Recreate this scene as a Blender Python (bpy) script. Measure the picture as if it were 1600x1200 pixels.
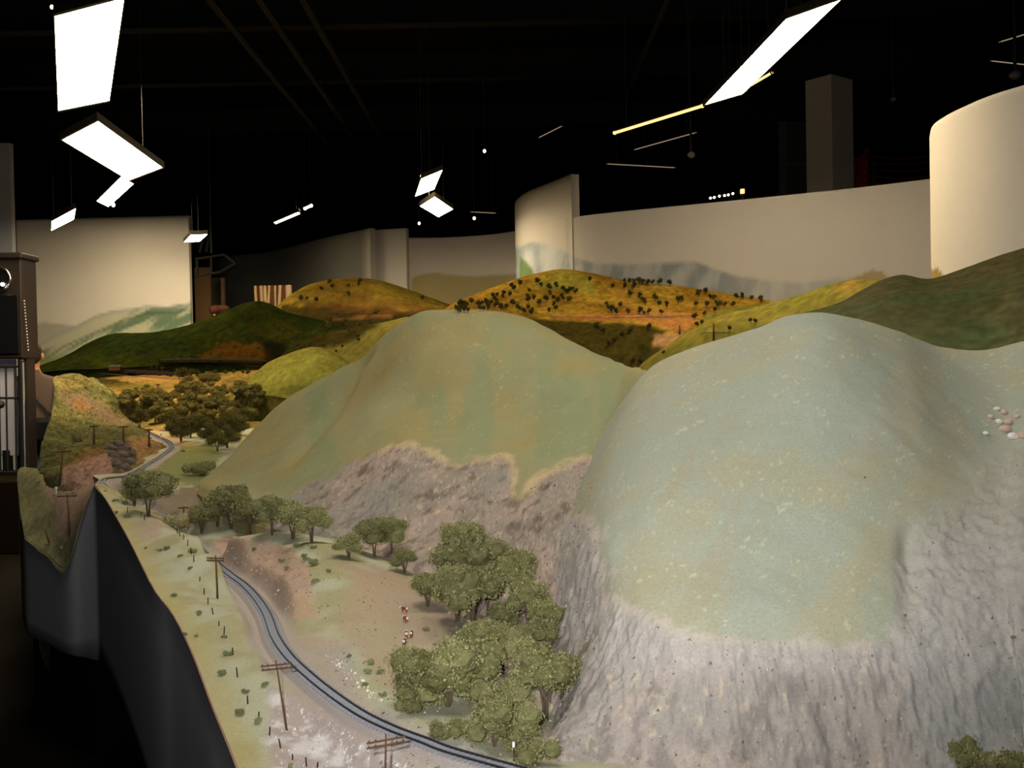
import bpy, bmesh, math, random
import numpy as np
from mathutils import Vector, Matrix
from mathutils.bvhtree import BVHTree

for o in list(bpy.data.objects):
    bpy.data.objects.remove(o, do_unlink=True)
S = bpy.context.scene
COL = S.collection
random.seed(7)
RNG = np.random.default_rng(11)

# ------------------------------------------------------------------ camera
EYE = np.array([0.0, 0.0, 1.45])
PITCH = math.atan(25 / 1600)
ROLL = 0.020
FW = np.array([0, math.cos(PITCH), -math.sin(PITCH)])
R0 = np.array([1.0, 0, 0]); U0 = np.array([0, math.sin(PITCH), math.cos(PITCH)])
RT = math.cos(ROLL) * R0 - math.sin(ROLL) * U0
UP = math.sin(ROLL) * R0 + math.cos(ROLL) * U0
cam_d = bpy.data.cameras.new('camera'); cam_d.lens = 36; cam_d.sensor_width = 36
cam_d.clip_start = 0.02; cam_d.clip_end = 100
cam = bpy.data.objects.new('camera', cam_d); COL.objects.link(cam)
m = Matrix.Identity(4)
for i in range(3):
    m[i][0] = RT[i]; m[i][1] = UP[i]; m[i][2] = -FW[i]; m[i][3] = EYE[i]
cam.matrix_world = m
S.camera = cam

# ------------------------------------------------------------------ light and exposure
FLASH_W = 185.0
FIX_E = 36.0
FIX_COL = (1.0, 0.80, 0.50)
w = bpy.data.worlds.new('dark_hall'); S.world = w; w.use_nodes = True
w.node_tree.nodes['Background'].inputs[0].default_value = (1.0, 0.85, 0.6, 1)
w.node_tree.nodes['Background'].inputs[1].default_value = 0.004
vs = S.view_settings
vs.view_transform = 'Standard'; vs.look = 'None'; vs.gamma = 1; vs.use_curve_mapping = False
vs.exposure = 0.0
# the camera's own flash, just left of and above the lens
fl = bpy.data.lights.new('camera_flash', 'SPOT'); fl.energy = FLASH_W; fl.color = (0.97, 0.98, 1.0)
fl.spot_size = math.radians(88); fl.spot_blend = 1.0; fl.shadow_soft_size = 0.012
flo = bpy.data.objects.new('camera_flash', fl); COL.objects.link(flo)
tgt = Vector(FW + 50 / 1600 * RT + 180 / 1600 * UP)
flo.rotation_euler = tgt.to_track_quat('-Z', 'Y').to_euler()
flo.location = EYE + np.array([-0.055, 0.0, 0.05])

# ------------------------------------------------------------------ helpers
def lin(r, g, b):
    def f(c):
        c /= 255
        return c / 12.92 if c <= 0.04045 else ((c + 0.055) / 1.055) ** 2.4
    return np.array([f(r), f(g), f(b)])

def at(px, py, D):
    return EYE + D * (FW + (px - 800) / 1600 * RT + (600 - py) / 1600 * UP)

def atz(px, py, z):
    d = FW + (px - 800) / 1600 * RT + (600 - py) / 1600 * UP
    return EYE + d * (z / d[2])            # z measured from eye level

def proj(P):
    P = np.asarray(P) - EYE
    d = P @ FW
    d = np.where(np.abs(d) < 1e-6, 1e-6, d)
    return 800 + 1600 * (P @ RT) / d, 600 - 1600 * (P @ UP) / d, d

def _hash(ix, iy, iz):
    h = (ix.astype(np.int64) * 374761393 + iy.astype(np.int64) * 668265263 + iz.astype(np.int64) * 2147483647) & 0xffffffff
    h = ((h ^ (h >> 13)) * 1274126177) & 0xffffffff
    h = ((h ^ (h >> 16)) * 2246822519) & 0xffffffff
    return ((h ^ (h >> 15)) & 0xffffff) / float(0xffffff)

def vnoise(p):
    p = np.asarray(p, float); i = np.floor(p); f = p - i; f = f * f * (3 - 2 * f)
    x, y, z = i[..., 0], i[..., 1], i[..., 2]
    r = 0
    for a in (0, 1):
        for b in (0, 1):
            for c in (0, 1):
                wgt = (f[..., 0] if a else 1 - f[..., 0]) * (f[..., 1] if b else 1 - f[..., 1]) * (f[..., 2] if c else 1 - f[..., 2])
                r = r + wgt * _hash(x + a, y + b, z + c)
    return r

def fbm(p, octv=4, gain=0.5):
    p = np.asarray(p, float); s = 0; a = 1; t = 0
    for k in range(octv):
        s = s + a * vnoise(p * (2.03 ** k) + 17.3 * k); t += a; a *= gain
    return s / t

def ridged(p, octv=4):
    p = np.asarray(p, float); s = 0; a = 1; t = 0
    for k in range(octv):
        s = s + a * (1 - np.abs(2 * vnoise(p * (2.1 ** k) + 9.1 * k) - 1)); t += a; a *= 0.55
    return s / t

def sstep(a, b, x):
    t = np.clip((x - a) / (b - a), 0, 1); return t * t * (3 - 2 * t)

def poly_sd(x, y, poly):
    x = np.asarray(x, float); y = np.asarray(y, float)
    inside = np.zeros(x.shape, bool); dist = np.full(x.shape, 1e9)
    n = len(poly)
    for i in range(n):
        x0, y0 = poly[i]; x1, y1 = poly[(i + 1) % n]
        if y0 != y1:
            c = ((y0 > y) != (y1 > y)) & (x < (x1 - x0) * (y - y0) / (y1 - y0) + x0)
            inside ^= c
        dx, dy = x1 - x0, y1 - y0; L = dx * dx + dy * dy + 1e-9
        t = np.clip(((x - x0) * dx + (y - y0) * dy) / L, 0, 1)
        dist = np.minimum(dist, np.hypot(x - x0 - t * dx, y - y0 - t * dy))
    return np.where(inside, dist, -dist)

def polyline_y(x, pts):
    xs = [p[0] for p in pts]; ys = [p[1] for p in pts]
    return np.interp(x, xs, ys)

def mix(a, b, t):
    t = np.asarray(t)[..., None]
    return a * (1 - t) + b * t

def cr(P, n):
    """Catmull-Rom resampling along axis 0 of P (k, ...) to n samples."""
    P = np.asarray(P, float); k = len(P)
    E = np.concatenate([[2 * P[0] - P[1]], P, [2 * P[-1] - P[-2]]])
    u = np.linspace(0, k - 1, n); i = np.minimum(u.astype(int), k - 2); t = u - i
    t = t.reshape((-1,) + (1,) * (P.ndim - 1))
    a, b, c, d = E[i], E[i + 1], E[i + 2], E[i + 3]
    return 0.5 * (2 * b + (c - a) * t + (2 * a - 5 * b + 4 * c - d) * t ** 2 + (3 * b - a - 3 * c + d) * t ** 3)

# ------------------------------------------------------------------ materials
MATS = {}
def mat_plain(name, col, rough=0.7, metal=0.0, bump=0.0, bscale=60, var=0.12, spec=0.3):
    if name in MATS: return MATS[name]
    mt = bpy.data.materials.new(name); mt.use_nodes = True
    nt = mt.node_tree; b = nt.nodes['Principled BSDF']
    b.inputs['Roughness'].default_value = rough; b.inputs['Metallic'].default_value = metal
    b.inputs['Specular IOR Level'].default_value = spec
    tc = nt.nodes.new('ShaderNodeTexCoord'); nz = nt.nodes.new('ShaderNodeTexNoise')
    nz.inputs['Scale'].default_value = bscale; nz.inputs['Detail'].default_value = 4
    nt.links.new(tc.outputs['Object'], nz.inputs['Vector'])
    rp = nt.nodes.new('ShaderNodeMapRange'); rp.inputs[3].default_value = 1 - var; rp.inputs[4].default_value = 1 + var
    nt.links.new(nz.outputs['Fac'], rp.inputs[0])
    mx = nt.nodes.new('ShaderNodeVectorMath'); mx.operation = 'SCALE'
    mx.inputs[0].default_value = tuple(col)
    nt.links.new(rp.outputs[0], mx.inputs['Scale']); nt.links.new(mx.outputs[0], b.inputs['Base Color'])
    if bump:
        bp = nt.nodes.new('ShaderNodeBump'); bp.inputs['Strength'].default_value = bump; bp.inputs['Distance'].default_value = 0.01
        nt.links.new(nz.outputs['Fac'], bp.inputs['Height']); nt.links.new(bp.outputs[0], b.inputs['Normal'])
    MATS[name] = mt; return mt

def mat_vcol(name, rough=0.95, scale=150, var=0.2, bump=0.4, bdist=0.004, scale2=900, spec=0.1, tint=False):
    """base colour from the painted 'Col' attribute with fine procedural grain"""
    if name in MATS: return MATS[name]
    mt = bpy.data.materials.new(name); mt.use_nodes = True
    nt = mt.node_tree; b = nt.nodes['Principled BSDF']
    b.inputs['Roughness'].default_value = rough; b.inputs['Specular IOR Level'].default_value = spec
    at_ = nt.nodes.new('ShaderNodeAttribute'); at_.attribute_name = 'Col'
    tc = nt.nodes.new('ShaderNodeTexCoord')
    n1 = nt.nodes.new('ShaderNodeTexNoise'); n1.inputs['Scale'].default_value = scale; n1.inputs['Detail'].default_value = 5
    n1.inputs['Roughness'].default_value = 0.7
    n2 = nt.nodes.new('ShaderNodeTexNoise'); n2.inputs['Scale'].default_value = scale2; n2.inputs['Detail'].default_value = 2
    for n in (n1, n2): nt.links.new(tc.outputs['Object'], n.inputs['Vector'])
    ad = nt.nodes.new('ShaderNodeMath'); ad.operation = 'ADD'
    nt.links.new(n1.outputs['Fac'], ad.inputs[0]); nt.links.new(n2.outputs['Fac'], ad.inputs[1])
    rp = nt.nodes.new('ShaderNodeMapRange'); rp.inputs[1].default_value = 0.5; rp.inputs[2].default_value = 1.5
    rp.inputs[3].default_value = 1 - var; rp.inputs[4].default_value = 1 + var
    nt.links.new(ad.outputs[0], rp.inputs[0])
    src = rp.outputs[0]
    if tint:
        oi = nt.nodes.new('ShaderNodeObjectInfo'); r2 = nt.nodes.new('ShaderNodeMapRange')
        r2.inputs[3].default_value = 0.8; r2.inputs[4].default_value = 1.2
        nt.links.new(oi.outputs['Random'], r2.inputs[0])
        ml = nt.nodes.new('ShaderNodeMath'); ml.operation = 'MULTIPLY'
        nt.links.new(rp.outputs[0], ml.inputs[0]); nt.links.new(r2.outputs[0], ml.inputs[1]); src = ml.outputs[0]
    mx = nt.nodes.new('ShaderNodeVectorMath'); mx.operation = 'SCALE'
    nt.links.new(at_.outputs['Color'], mx.inputs[0]); nt.links.new(src, mx.inputs['Scale'])
    nt.links.new(mx.outputs[0], b.inputs['Base Color'])
    if bump:
        bp = nt.nodes.new('ShaderNodeBump'); bp.inputs['Strength'].default_value = bump; bp.inputs['Distance'].default_value = bdist
        nt.links.new(ad.outputs[0], bp.inputs['Height']); nt.links.new(bp.outputs[0], b.inputs['Normal'])
    MATS[name] = mt; return mt

def mat_emit(name, col, e):
    if name in MATS: return MATS[name]
    mt = bpy.data.materials.new(name); mt.use_nodes = True
    b = mt.node_tree.nodes['Principled BSDF']
    b.inputs['Base Color'].default_value = (0.8, 0.8, 0.78, 1)
    b.inputs['Emission Color'].default_value = (*col, 1); b.inputs['Emission Strength'].default_value = e
    MATS[name] = mt; return mt

# ------------------------------------------------------------------ objects
def setp(o, label=None, cat=None, group=None, kind=None):
    if label: o['label'] = label
    if cat: o['category'] = cat
    if group: o['group'] = group
    if kind: o['kind'] = kind
    return o

def mesh(name, V, Fc, mat=None, cols=None, smooth=False):
    me = bpy.data.meshes.new(name)
    V = np.asarray(V, float)
    me.from_pydata([tuple(v) for v in V], [], [tuple(f) for f in Fc])
    if cols is not None:
        a = me.color_attributes.new('Col', 'FLOAT_COLOR', 'POINT')
        c = np.ones((len(V), 4), np.float32); c[:, :3] = np.asarray(cols)
        a.data.foreach_set('color', c.ravel())
    if smooth: me.polygons.foreach_set('use_smooth', [True] * len(me.polygons))
    if mat: me.materials.append(mat)
    me.update(); return me

def obj(name, me, parent=None, loc=None):
    o = bpy.data.objects.new(name, me); COL.objects.link(o)
    if parent: o.parent = parent
    if loc is not None: o.location = tuple(loc)
    return o

def mobj(name, V, Fc, mat, parent=None, cols=None, smooth=False, center=False):
    V = np.asarray(V, float); loc = None
    if center:
        loc = np.array([V[:, 0].mean(), V[:, 1].mean(), V[:, 2].min()]); V = V - loc
    return obj(name, mesh(name, V, Fc, mat, cols, smooth), parent, loc)

def thing(name, label, cat, loc=(0, 0, 0), group=None, rz=0):
    o = bpy.data.objects.new(name, None); COL.objects.link(o)
    o.empty_display_size = 0.05
    o.location = tuple(loc); o.rotation_euler = (0, 0, rz)
    return setp(o, label, cat, group)

def dup(root, loc, rz=0.0, scale=1.0, label=None, group=None):
    r = root.copy(); COL.objects.link(r); r.location = tuple(loc); r.rotation_euler = (0, 0, rz)
    r.scale = (scale,) * 3 if np.isscalar(scale) else tuple(scale)
    if label: r['label'] = label
    if group: r['group'] = group
    for ch in list(root.children):
        c = ch.copy(); COL.objects.link(c); c.parent = r
        for g in list(ch.children):
            d = g.copy(); COL.objects.link(d); d.parent = c
    return r

class MB:
    def __init__(s): s.V = []; s.F = []; s.C = []
    def add(s, V, F, c=None):
        n = len(s.V); s.V += [tuple(v) for v in V]; s.F += [tuple(i + n for i in f) for f in F]
        s.C += [tuple(c if c is not None else (0.5, 0.5, 0.5))] * len(V)
        return s
    def box(s, lo, hi, c=None):
        x0, y0, z0 = lo; x1, y1, z1 = hi
        return s.add([(x0, y0, z0), (x1, y0, z0), (x1, y1, z0), (x0, y1, z0), (x0, y0, z1), (x1, y0, z1), (x1, y1, z1), (x0, y1, z1)],
                     [(0, 3, 2, 1), (4, 5, 6, 7), (0, 1, 5, 4), (1, 2, 6, 5), (2, 3, 7, 6), (3, 0, 4, 7)], c)
    def bevbox(s, lo, hi, b, c=None):
        x0, y0, z0 = lo; x1, y1, z1 = hi
        def ring(z, i): return [(x0 + i, y0 + b, z), (x0 + b, y0 + i, z), (x1 - b, y0 + i, z), (x1 - i, y0 + b, z), (x1 - i, y1 - b, z), (x1 - b, y1 - i, z), (x0 + b, y1 - i, z), (x0 + i, y1 - b, z)]
        V = ring(z0, b * .6) + ring(z0 + b, 0) + ring(z1 - b, 0) + ring(z1, b * .6)
        F = [tuple(range(7, -1, -1)), tuple(range(24, 32))]
        for k in range(3):
            for i in range(8):
                j = (i + 1) % 8; F.append((k * 8 + i, k * 8 + j, k * 8 + 8 + j, k * 8 + 8 + i))
        return s.add(V, F, c)
    def tube(s, pts, rad, n=6, c=None, cap=True):
        pts = [np.array(p, float) for p in pts]
        rad = [rad] * len(pts) if np.isscalar(rad) else rad
        V = []; F = []
        for k, p in enumerate(pts):
            d = pts[min(k + 1, len(pts) - 1)] - pts[max(k - 1, 0)]; d /= np.linalg.norm(d) + 1e-9
            a = np.cross(d, [0, 0, 1.0] if abs(d[2]) < .9 else [1.0, 0, 0]); a /= np.linalg.norm(a); b = np.cross(d, a)
            for i in range(n):
                t = 2 * math.pi * i / n
                V.append(p + rad[k] * (math.cos(t) * a + math.sin(t) * b))
        for k in range(len(pts) - 1):
            for i in range(n):
                j = (i + 1) % n; F.append((k * n + i, k * n + j, k * n + n + j, k * n + n + i))
        if cap:
            F.append(tuple(range(n - 1, -1, -1))); F.append(tuple(range((len(pts) - 1) * n, len(pts) * n)))
        return s.add(V, F, c)
    def ball(s, cen, r, c=None, nu=10, nv=6):
        r = np.array([r] * 3 if np.isscalar(r) else r); V = [(0, 0, -1)]
        for j in range(1, nv):
            ph = -math.pi / 2 + math.pi * j / nv
            for i in range(nu):
                th = 2 * math.pi * i / nu; V.append((math.cos(ph) * math.cos(th), math.cos(ph) * math.sin(th), math.sin(ph)))
        V.append((0, 0, 1)); F = []
        for i in range(nu):
            j = (i + 1) % nu; F.append((0, 1 + j, 1 + i)); F.append((len(V) - 1, 1 + (nv - 2) * nu + i, 1 + (nv - 2) * nu + j))
            for k in range(nv - 2): F.append((1 + k * nu + i, 1 + k * nu + j, 1 + (k + 1) * nu + j, 1 + (k + 1) * nu + i))
        return s.add(np.array(V) * r + np.array(cen), F, c)
    def mesh(s, name, mat, smooth=False, cols=False): return mesh(name, s.V, s.F, mat, s.C if cols else None, smooth)
    def obj(s, name, mat, parent=None, smooth=False, cols=False, loc=None): return obj(name, s.mesh(name, mat, smooth, cols), parent, loc)

def skin_mesh(name, pts, edges, radii, mat=None, sub=2):
    me = bpy.data.meshes.new(name); me.from_pydata(pts, edges, [])
    o = bpy.data.objects.new(name + '_tmp', me); COL.objects.link(o)
    md = o.modifiers.new('s', 'SKIN'); md.use_smooth_shade = True
    for i, r in enumerate(radii):
        sv = me.skin_vertices[0].data[i]; sv.radius = (r, r) if np.isscalar(r) else r; sv.use_root = (i == 0)
    o.modifiers.new('u', 'SUBSURF').levels = sub
    dg = bpy.context.evaluated_depsgraph_get()
    nm = bpy.data.meshes.new_from_object(o.evaluated_get(dg)); nm.name = name
    bpy.data.objects.remove(o, do_unlink=True)
    if mat: nm.materials.clear(); nm.materials.append(mat)
    return nm

# terrain registry for placing things on the ground
TV, TF = [], []
def register(V, Fc):
    n = sum(len(v) for v in TV); TV.append(V); TF.append([tuple(i + n for i in f) for f in Fc])

def grid_faces(nr, nc):
    a = np.arange(nr * nc).reshape(nr, nc)
    return np.stack([a[:-1, :-1], a[:-1, 1:], a[1:, 1:], a[1:, :-1]], -1).reshape(-1, 4).tolist()

def gnormals(G):
    dr = np.gradient(G, axis=0); dc = np.gradient(G, axis=1)
    n = np.cross(dc, dr); n /= np.linalg.norm(n, axis=-1, keepdims=True) + 1e-12
    n *= np.where(n[..., 2:3] < 0, -1, 1)
    return n

def loft(rows, nr, nc, back=((0.0, 0.12, -0.05), (0.0, 0.35, -0.3), (0.0, 0.5, -0.7)), front=(0, -0.02, -0.12), left=None, right=None):
    W = np.array([[at(*p) for p in r] for r in rows])
    ex = [W]
    if front is not None:
        ex.insert(0, (W[0] + np.array(front))[None])
        if front[2] < -.1: ex.insert(0, (W[0] + np.array(front) + [0, -.02, -.7])[None])
    for b in back: ex.append((W[-1] + np.array(b))[None])
    W = np.concatenate(ex)
    if left is not None:
        W = np.concatenate([(W[:, 0] + np.array(left))[:, None], W], 1)
    if right is not None:
        W = np.concatenate([W, (W[:, -1] + np.array(right))[:, None]], 1)
    G = cr(W, nr)
    return cr(G.transpose(1, 0, 2), nc).transpose(1, 0, 2)

def terrain(name, label, G, colf, mat, dispf=None, cat='hill', group=None):
    nr, nc = G.shape[:2]
    P = G.reshape(-1, 3); N = gnormals(G).reshape(-1, 3)
    px, py, d = proj(P)
    if dispf is not None:
        P = P + dispf(P, px, py, N)
    c = np.clip(colf(P, px, py), 0.003, 0.9)
    Fc = grid_faces(nr, nc)
    register(P, Fc)
    o = mobj(name, P, Fc, mat, cols=c, smooth=True, center=True)
    setp(o, label, cat, group)
    return o

M_GRASS = mat_vcol('static_grass', spec=.02, scale=220, var=0.30, bump=0.35, bdist=0.004, scale2=1100)
M_FAR = mat_vcol('distant_turf', spec=0.0, scale=30, var=0.28, bump=0.3, bdist=0.02, scale2=120)
M_MURAL = mat_vcol('mural_paint', rough=0.85, scale=3, var=0.04, bump=0.03, bdist=0.01, scale2=60)

# ================================================================== SETTING
M_FLOOR = mat_plain('dark_carpet', lin(20, 18, 15), 0.95, bscale=40, var=0.3, spec=0.03)
M_BLACK = mat_plain('black_ceiling_paint', (0.006, 0.006, 0.006), 0.95, bscale=8, var=0.4, spec=0.05)
M_DARKWALL = mat_plain('dark_wall_paint', (0.010, 0.010, 0.009), 0.95, bscale=4, var=0.3, spec=0.05)
RX0, RX1, RY0, RY1, RZ = -10.0, 11.0, -3.0, 22.0, 5.3
MB().box((RX0, RY0, -0.1), (RX1, RY1, 0)).obj('floor', M_FLOOR)['kind'] = 'structure'
MB().box((RX0, RY0, RZ), (RX1, RY1, RZ + 0.1)).obj('ceiling', M_BLACK)['kind'] = 'structure'
MB().box((RX0 - .1, RY0, 0), (RX0, RY1, RZ)).obj('wall_left', M_DARKWALL)['kind'] = 'structure'
MB().box((RX1, RY0, 0), (RX1 + .1, RY1, RZ)).obj('wall_right', M_DARKWALL)['kind'] = 'structure'
MB().box((RX0, RY1, 0), (RX1, RY1 + .1, RZ)).obj('wall_back', M_DARKWALL)['kind'] = 'structure'
MB().box((RX0, RY0 - .1, 0), (RX1, RY0, RZ)).obj('wall_front', M_DARKWALL)['kind'] = 'structure'

# dark ceiling beams and pipes
M_BEAM = mat_plain('black_steel', (0.010, 0.010, 0.009), 0.8, bscale=6, var=0.3, spec=0.2)
M_PIPE = mat_plain('dark_pipe', (0.010, 0.010, 0.009), 0.7, bscale=6, var=0.3)
for k, y in enumerate((4.5, 6.5, 8.5, 10.5, 12.5, 15.0)):
    b = MB(); b.box((RX0, y - .08, RZ - .02), (RX1, y + .08, RZ)); b.box((RX0, y - .015, RZ - .32), (RX1, y + .015, RZ - .02)); b.box((RX0, y - .08, RZ - .34), (RX1, y + .08, RZ - .32))
    o = b.obj('ceiling_beam', M_BEAM); o['kind'] = 'structure'; o['group'] = 'black ceiling beams'
for k, (x, z) in enumerate(((-2.6, 4.75), (-2.2, 4.8), (-1.8, 4.78), (1.5, 4.8))):
    o = MB().tube([(x, 2, z), (x, 21.5, z)], 0.035, 8).obj('ceiling_pipe', M_PIPE, smooth=True)
    setp(o, 'thin dark pipe along the black ceiling, ' + ['leftmost', 'second from left', 'third from left', 'the one on the right'][k], 'pipe', 'dark ceiling pipes')

# ------------------------------------------------------------------ painted backdrops
def backdrop(name, label, path, ztop, colf, zbot=0.0, thick=0.09, nz=110, nu=160, group=None, smooth_path=True):
    W = np.array([at(px, 575, D)[:2] for px, D in path])
    W = cr(W, nu) if smooth_path else W
    nu = len(W)
    zt = np.interp(np.linspace(0, 1, nu), np.linspace(0, 1, len(ztop)), ztop) + EYE[2]
    t = np.gradient(W, axis=0); n = np.stack([-t[:, 1], t[:, 0]], 1); n /= np.linalg.norm(n, axis=1, keepdims=True)
    n *= np.where((n * W).sum(1, keepdims=True) < 0, -1, 1)       # away from the viewer side
    s = np.linspace(0, 1, nz)[:, None]
    Fr = np.zeros((nz, nu, 3)); Fr[..., 0] = W[:, 0]; Fr[..., 1] = W[:, 1]; Fr[..., 2] = zbot + (zt - zbot) * s
    Bk = Fr.copy(); Bk[..., 0] += n[:, 0] * thick; Bk[..., 1] += n[:, 1] * thick
    V = np.concatenate([Fr.reshape(-1, 3), Bk.reshape(-1, 3)])
    px, py, d = proj(V)
    c = colf(V, px, py); nf = nz * nu
    c[nf:] = lin(196, 190, 176)
    Fc = grid_faces(nz, nu); Fc += [tuple(i + nf for i in f) for f in Fc]
    for j in range(nu - 1):
        for r in (0, nz - 1): Fc.append((r * nu + j, r * nu + j + 1, nf + r * nu + j + 1, nf + r * nu + j))
    for i in range(nz - 1):
        for q in (0, nu - 1): Fc.append((i * nu + q, (i + 1) * nu + q, nf + (i + 1) * nu + q, nf + i * nu + q))
    me = mesh(name, V, Fc, M_MURAL, c, False)
    sm = np.zeros(len(Fc), bool); sm[:2 * (nz - 1) * (nu - 1)] = True
    me.polygons.foreach_set('use_smooth', sm.tolist())
    o = obj(name, me); setp(o, label, 'backdrop', group)
    return o

CREAM = lin(226, 218, 206)
def mural_left(V, px, py):
    c = np.tile(CREAM, (len(V), 1))
    n = fbm(V * 2.0, 4); n2 = fbm(np.stack([(px * .88 - py * .47) * .014, (py * .88 + px * .47) * .085, px * 0], 1), 4)
    c = mix(c, lin(190, 195, 200), 0.25 * fbm(V * .7, 3))
    far = polyline_y(px, [(-200, 500), (40, 506), (70, 502), (110, 506), (200, 520)])
    c = mix(c, lin(160, 158, 140), 0.7 * sstep(-1, 3, py - far - 2 * n))
    rid = polyline_y(px, [(-200, 560), (60, 538), (90, 520), (120, 508), (150, 492), (180, 484), (205, 482), (230, 477), (260, 479), (300, 472), (400, 465)])
    k = sstep(-1.5, 2, py - rid)
    hill = mix(np.tile(lin(190, 190, 165), (len(V), 1)), lin(104, 126, 104), sstep(.45, .68, n2))
    hill = mix(hill, lin(150, 155, 160), 0.6 * sstep(10, 0, py - rid))
    c = mix(c, hill, k)
    r2 = polyline_y(px, [(-200, 590), (70, 560), (100, 540), (140, 522), (190, 500), (230, 488), (300, 484)])
    c = mix(c, lin(60, 90, 62), 0.6 * np.exp(-((py - r2 - 3 * n) / 2.2) ** 2) * (px > 60))
    c = mix(c, lin(120, 140, 80), 0.8 * sstep(545, 565, py))
    return c
def mural_mid(V, px, py):
    c = mix(np.tile(lin(152, 144, 130), (len(V), 1)), lin(176, 170, 162), sstep(895, 925, px))
    n = fbm(V * 1.5, 4); n2 = fbm(np.stack([px * .05, py * .02 + px * .02, px * 0], 1), 4)
    c = mix(c, lin(188, 190, 200), 0.3 * fbm(V * .5, 3))
    rid = polyline_y(px, [(790, 382), (811, 384), (830, 377), (850, 380), (878, 390), (900, 402), (930, 410), (990, 412), (1050, 410), (1085, 407), (1110, 416), (1150, 430), (1200, 437), (1250, 441), (1300, 434), (1350, 430), (1470, 440)])
    k = sstep(-2, 5, py - rid + 3 * (n - .5))
    blue = mix(np.tile(lin(152, 156, 158), (len(V), 1)), lin(112, 122, 128), sstep(.35, .65, n2))
    c = mix(c, blue, 0.9 * k * (1 - 0.55 * sstep(1100, 1250, px)))
    g = poly_sd(px, py, [(812, 400), (822, 408), (832, 420), (836, 432), (826, 450), (810, 452)])
    c = mix(c, mix(np.tile(lin(100, 120, 80), (len(V), 1)), lin(60, 80, 50), n2), sstep(-2, 3, g))
    tan = poly_sd(px, py, [(1310, 460), (1335, 434), (1362, 421), (1378, 423), (1400, 445), (1400, 470)])
    c = mix(c, lin(150, 128, 85), 0.85 * sstep(-1, 2, tan))
    return c
def mural_center(V, px, py):
    c = np.tile(CREAM, (len(V), 1))
    n = fbm(V * 1.2, 4)
    rid = polyline_y(px, [(560, 470), (640, 436), (655, 428), (680, 425), (700, 428), (740, 431), (820, 426)])
    c = mix(c, mix(np.tile(lin(205, 185, 130), (len(V), 1)), lin(160, 150, 95), n), (0.9 * sstep(-1, 3, py - rid) * (px > 643)))
    return c
def mural_plain(V, px, py):
    c = np.tile(CREAM, (len(V), 1))
    return mix(c, lin(190, 190, 195), 0.3 * fbm(V * .5, 3))
def mural_round(V, px, py):
    c = mural_plain(V, px, py)
    h = polyline_y(px, [(1400, 430), (1458, 420), (1462, 416), (1470, 424), (1500, 470)])
    return mix(c, lin(150, 125, 40), 0.9 * sstep(-1, 2, py - h) * (px < 1480))
def mural_shade(V, px, py):
    c = np.tile(lin(122, 120, 112), (len(V), 1))  # grey paint imitates shade on the backdrop wall
    return mix(c, CREAM, sstep(562, 592, px))  # painted soft shadow edge, fading to the lit cream

backdrop('painted_backdrop', 'flat cream backdrop panel with painted green mountains at the far left', [(31, 14.3), (165, 14.25), (300, 14.2)], [2.2, 2.2, 2.2], mural_left, nu=200)
backdrop('painted_backdrop', 'tall curved cream backdrop fin with a square end above the tree-dotted hill', [(809, 12.5), (813, 12.1), (830, 11.6), (870, 11.0), (898, 10.6)], [1.99] * 5, mural_mid, nu=120)
backdrop('painted_backdrop', 'long low cream backdrop wall with pale blue painted ridge behind the right hills', [(888, 10.72), (913, 10.5), (960, 10.3), (1050, 10.0), (1150, 9.7), (1250, 9.4), (1350, 9.1), (1490, 8.65)], [1.54] * 8, mural_mid, nu=240)
backdrop('painted_backdrop', 'large rounded cream backdrop wall at the far right of the room', [(1457, 7.2), (1462, 6.85), (1480, 6.6), (1510, 6.35), (1560, 6.05), (1640, 5.75), (1760, 5.4), (2050, 4.9)], [1.555] * 8, mural_round, nu=160)
backdrop('painted_backdrop', 'cream backdrop wall with a faint olive painted hill between the central lamps', [(640, 14.9), (690, 14.95), (740, 14.85), (780, 14.65), (830, 14.2)], [1.92] * 5, mural_center, nu=120)
backdrop('painted_backdrop', 'short square backdrop step where the painted-on shade gives way to cream behind the golden hill', [(581, 15.0), (610, 14.9), (639, 14.8)], [2.05] * 3, mural_plain, nu=30)
backdrop('painted_backdrop', 'backdrop wall with shade painted on in grey curving away left behind the birch panel', [(335, 18.6), (352, 18), (420, 17.4), (470, 16.5), (520, 15.6), (583, 14.75)], [2.05] * 6, mural_shade, nu=100)

# ================================================================== NEAR GROUND
FPIX = [(440, 1400, -.56), (370, 1200, -.545), (330, 1100, -.53), (300, 1020, -.515), (270, 960, -.50), (240, 920, -.485), (205, 850, -.455), (180, 805, -.43), (165, 780, -.41), (148, 757, -.39)]
FEDGE = np.array([atz(*p) for p in FPIX])
FX = np.concatenate([FEDGE[:, :2], [(-1.53, 3.85), (-1.62, 4.05), (-1.85, 4.5), (-2.0, 5.2), (-2.4, 6.6)]])
RX = np.array([(.62, .95), (.56, 1.3), (.5, 1.6), (.45, 1.9), (.35, 2.2), (.2, 2.5), (-.05, 2.9), (-.3, 3.3), (-.55, 3.7), (-.75, 4.1), (-.85, 4.4), (-.95, 4.8), (-1.05, 5.5), (-1.1, 6.4), (-1.2, 7.6)])
TRACK1 = [(1050, 1272), (900, 1236), (780, 1203), (700, 1180), (662, 1165), (612, 1146), (562, 1121), (512, 1086), (475, 1055), (450, 1030), (430, 1000), (417, 965), (400, 938), (380, 917), (360, 902)]
TR = [atz(x, y, -.52) for x, y in TRACK1]
TR += [np.array([-.90, 2.98, EYE[2] - .535]), np.array([-1.09, 3.4, EYE[2] - .545])]
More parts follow.
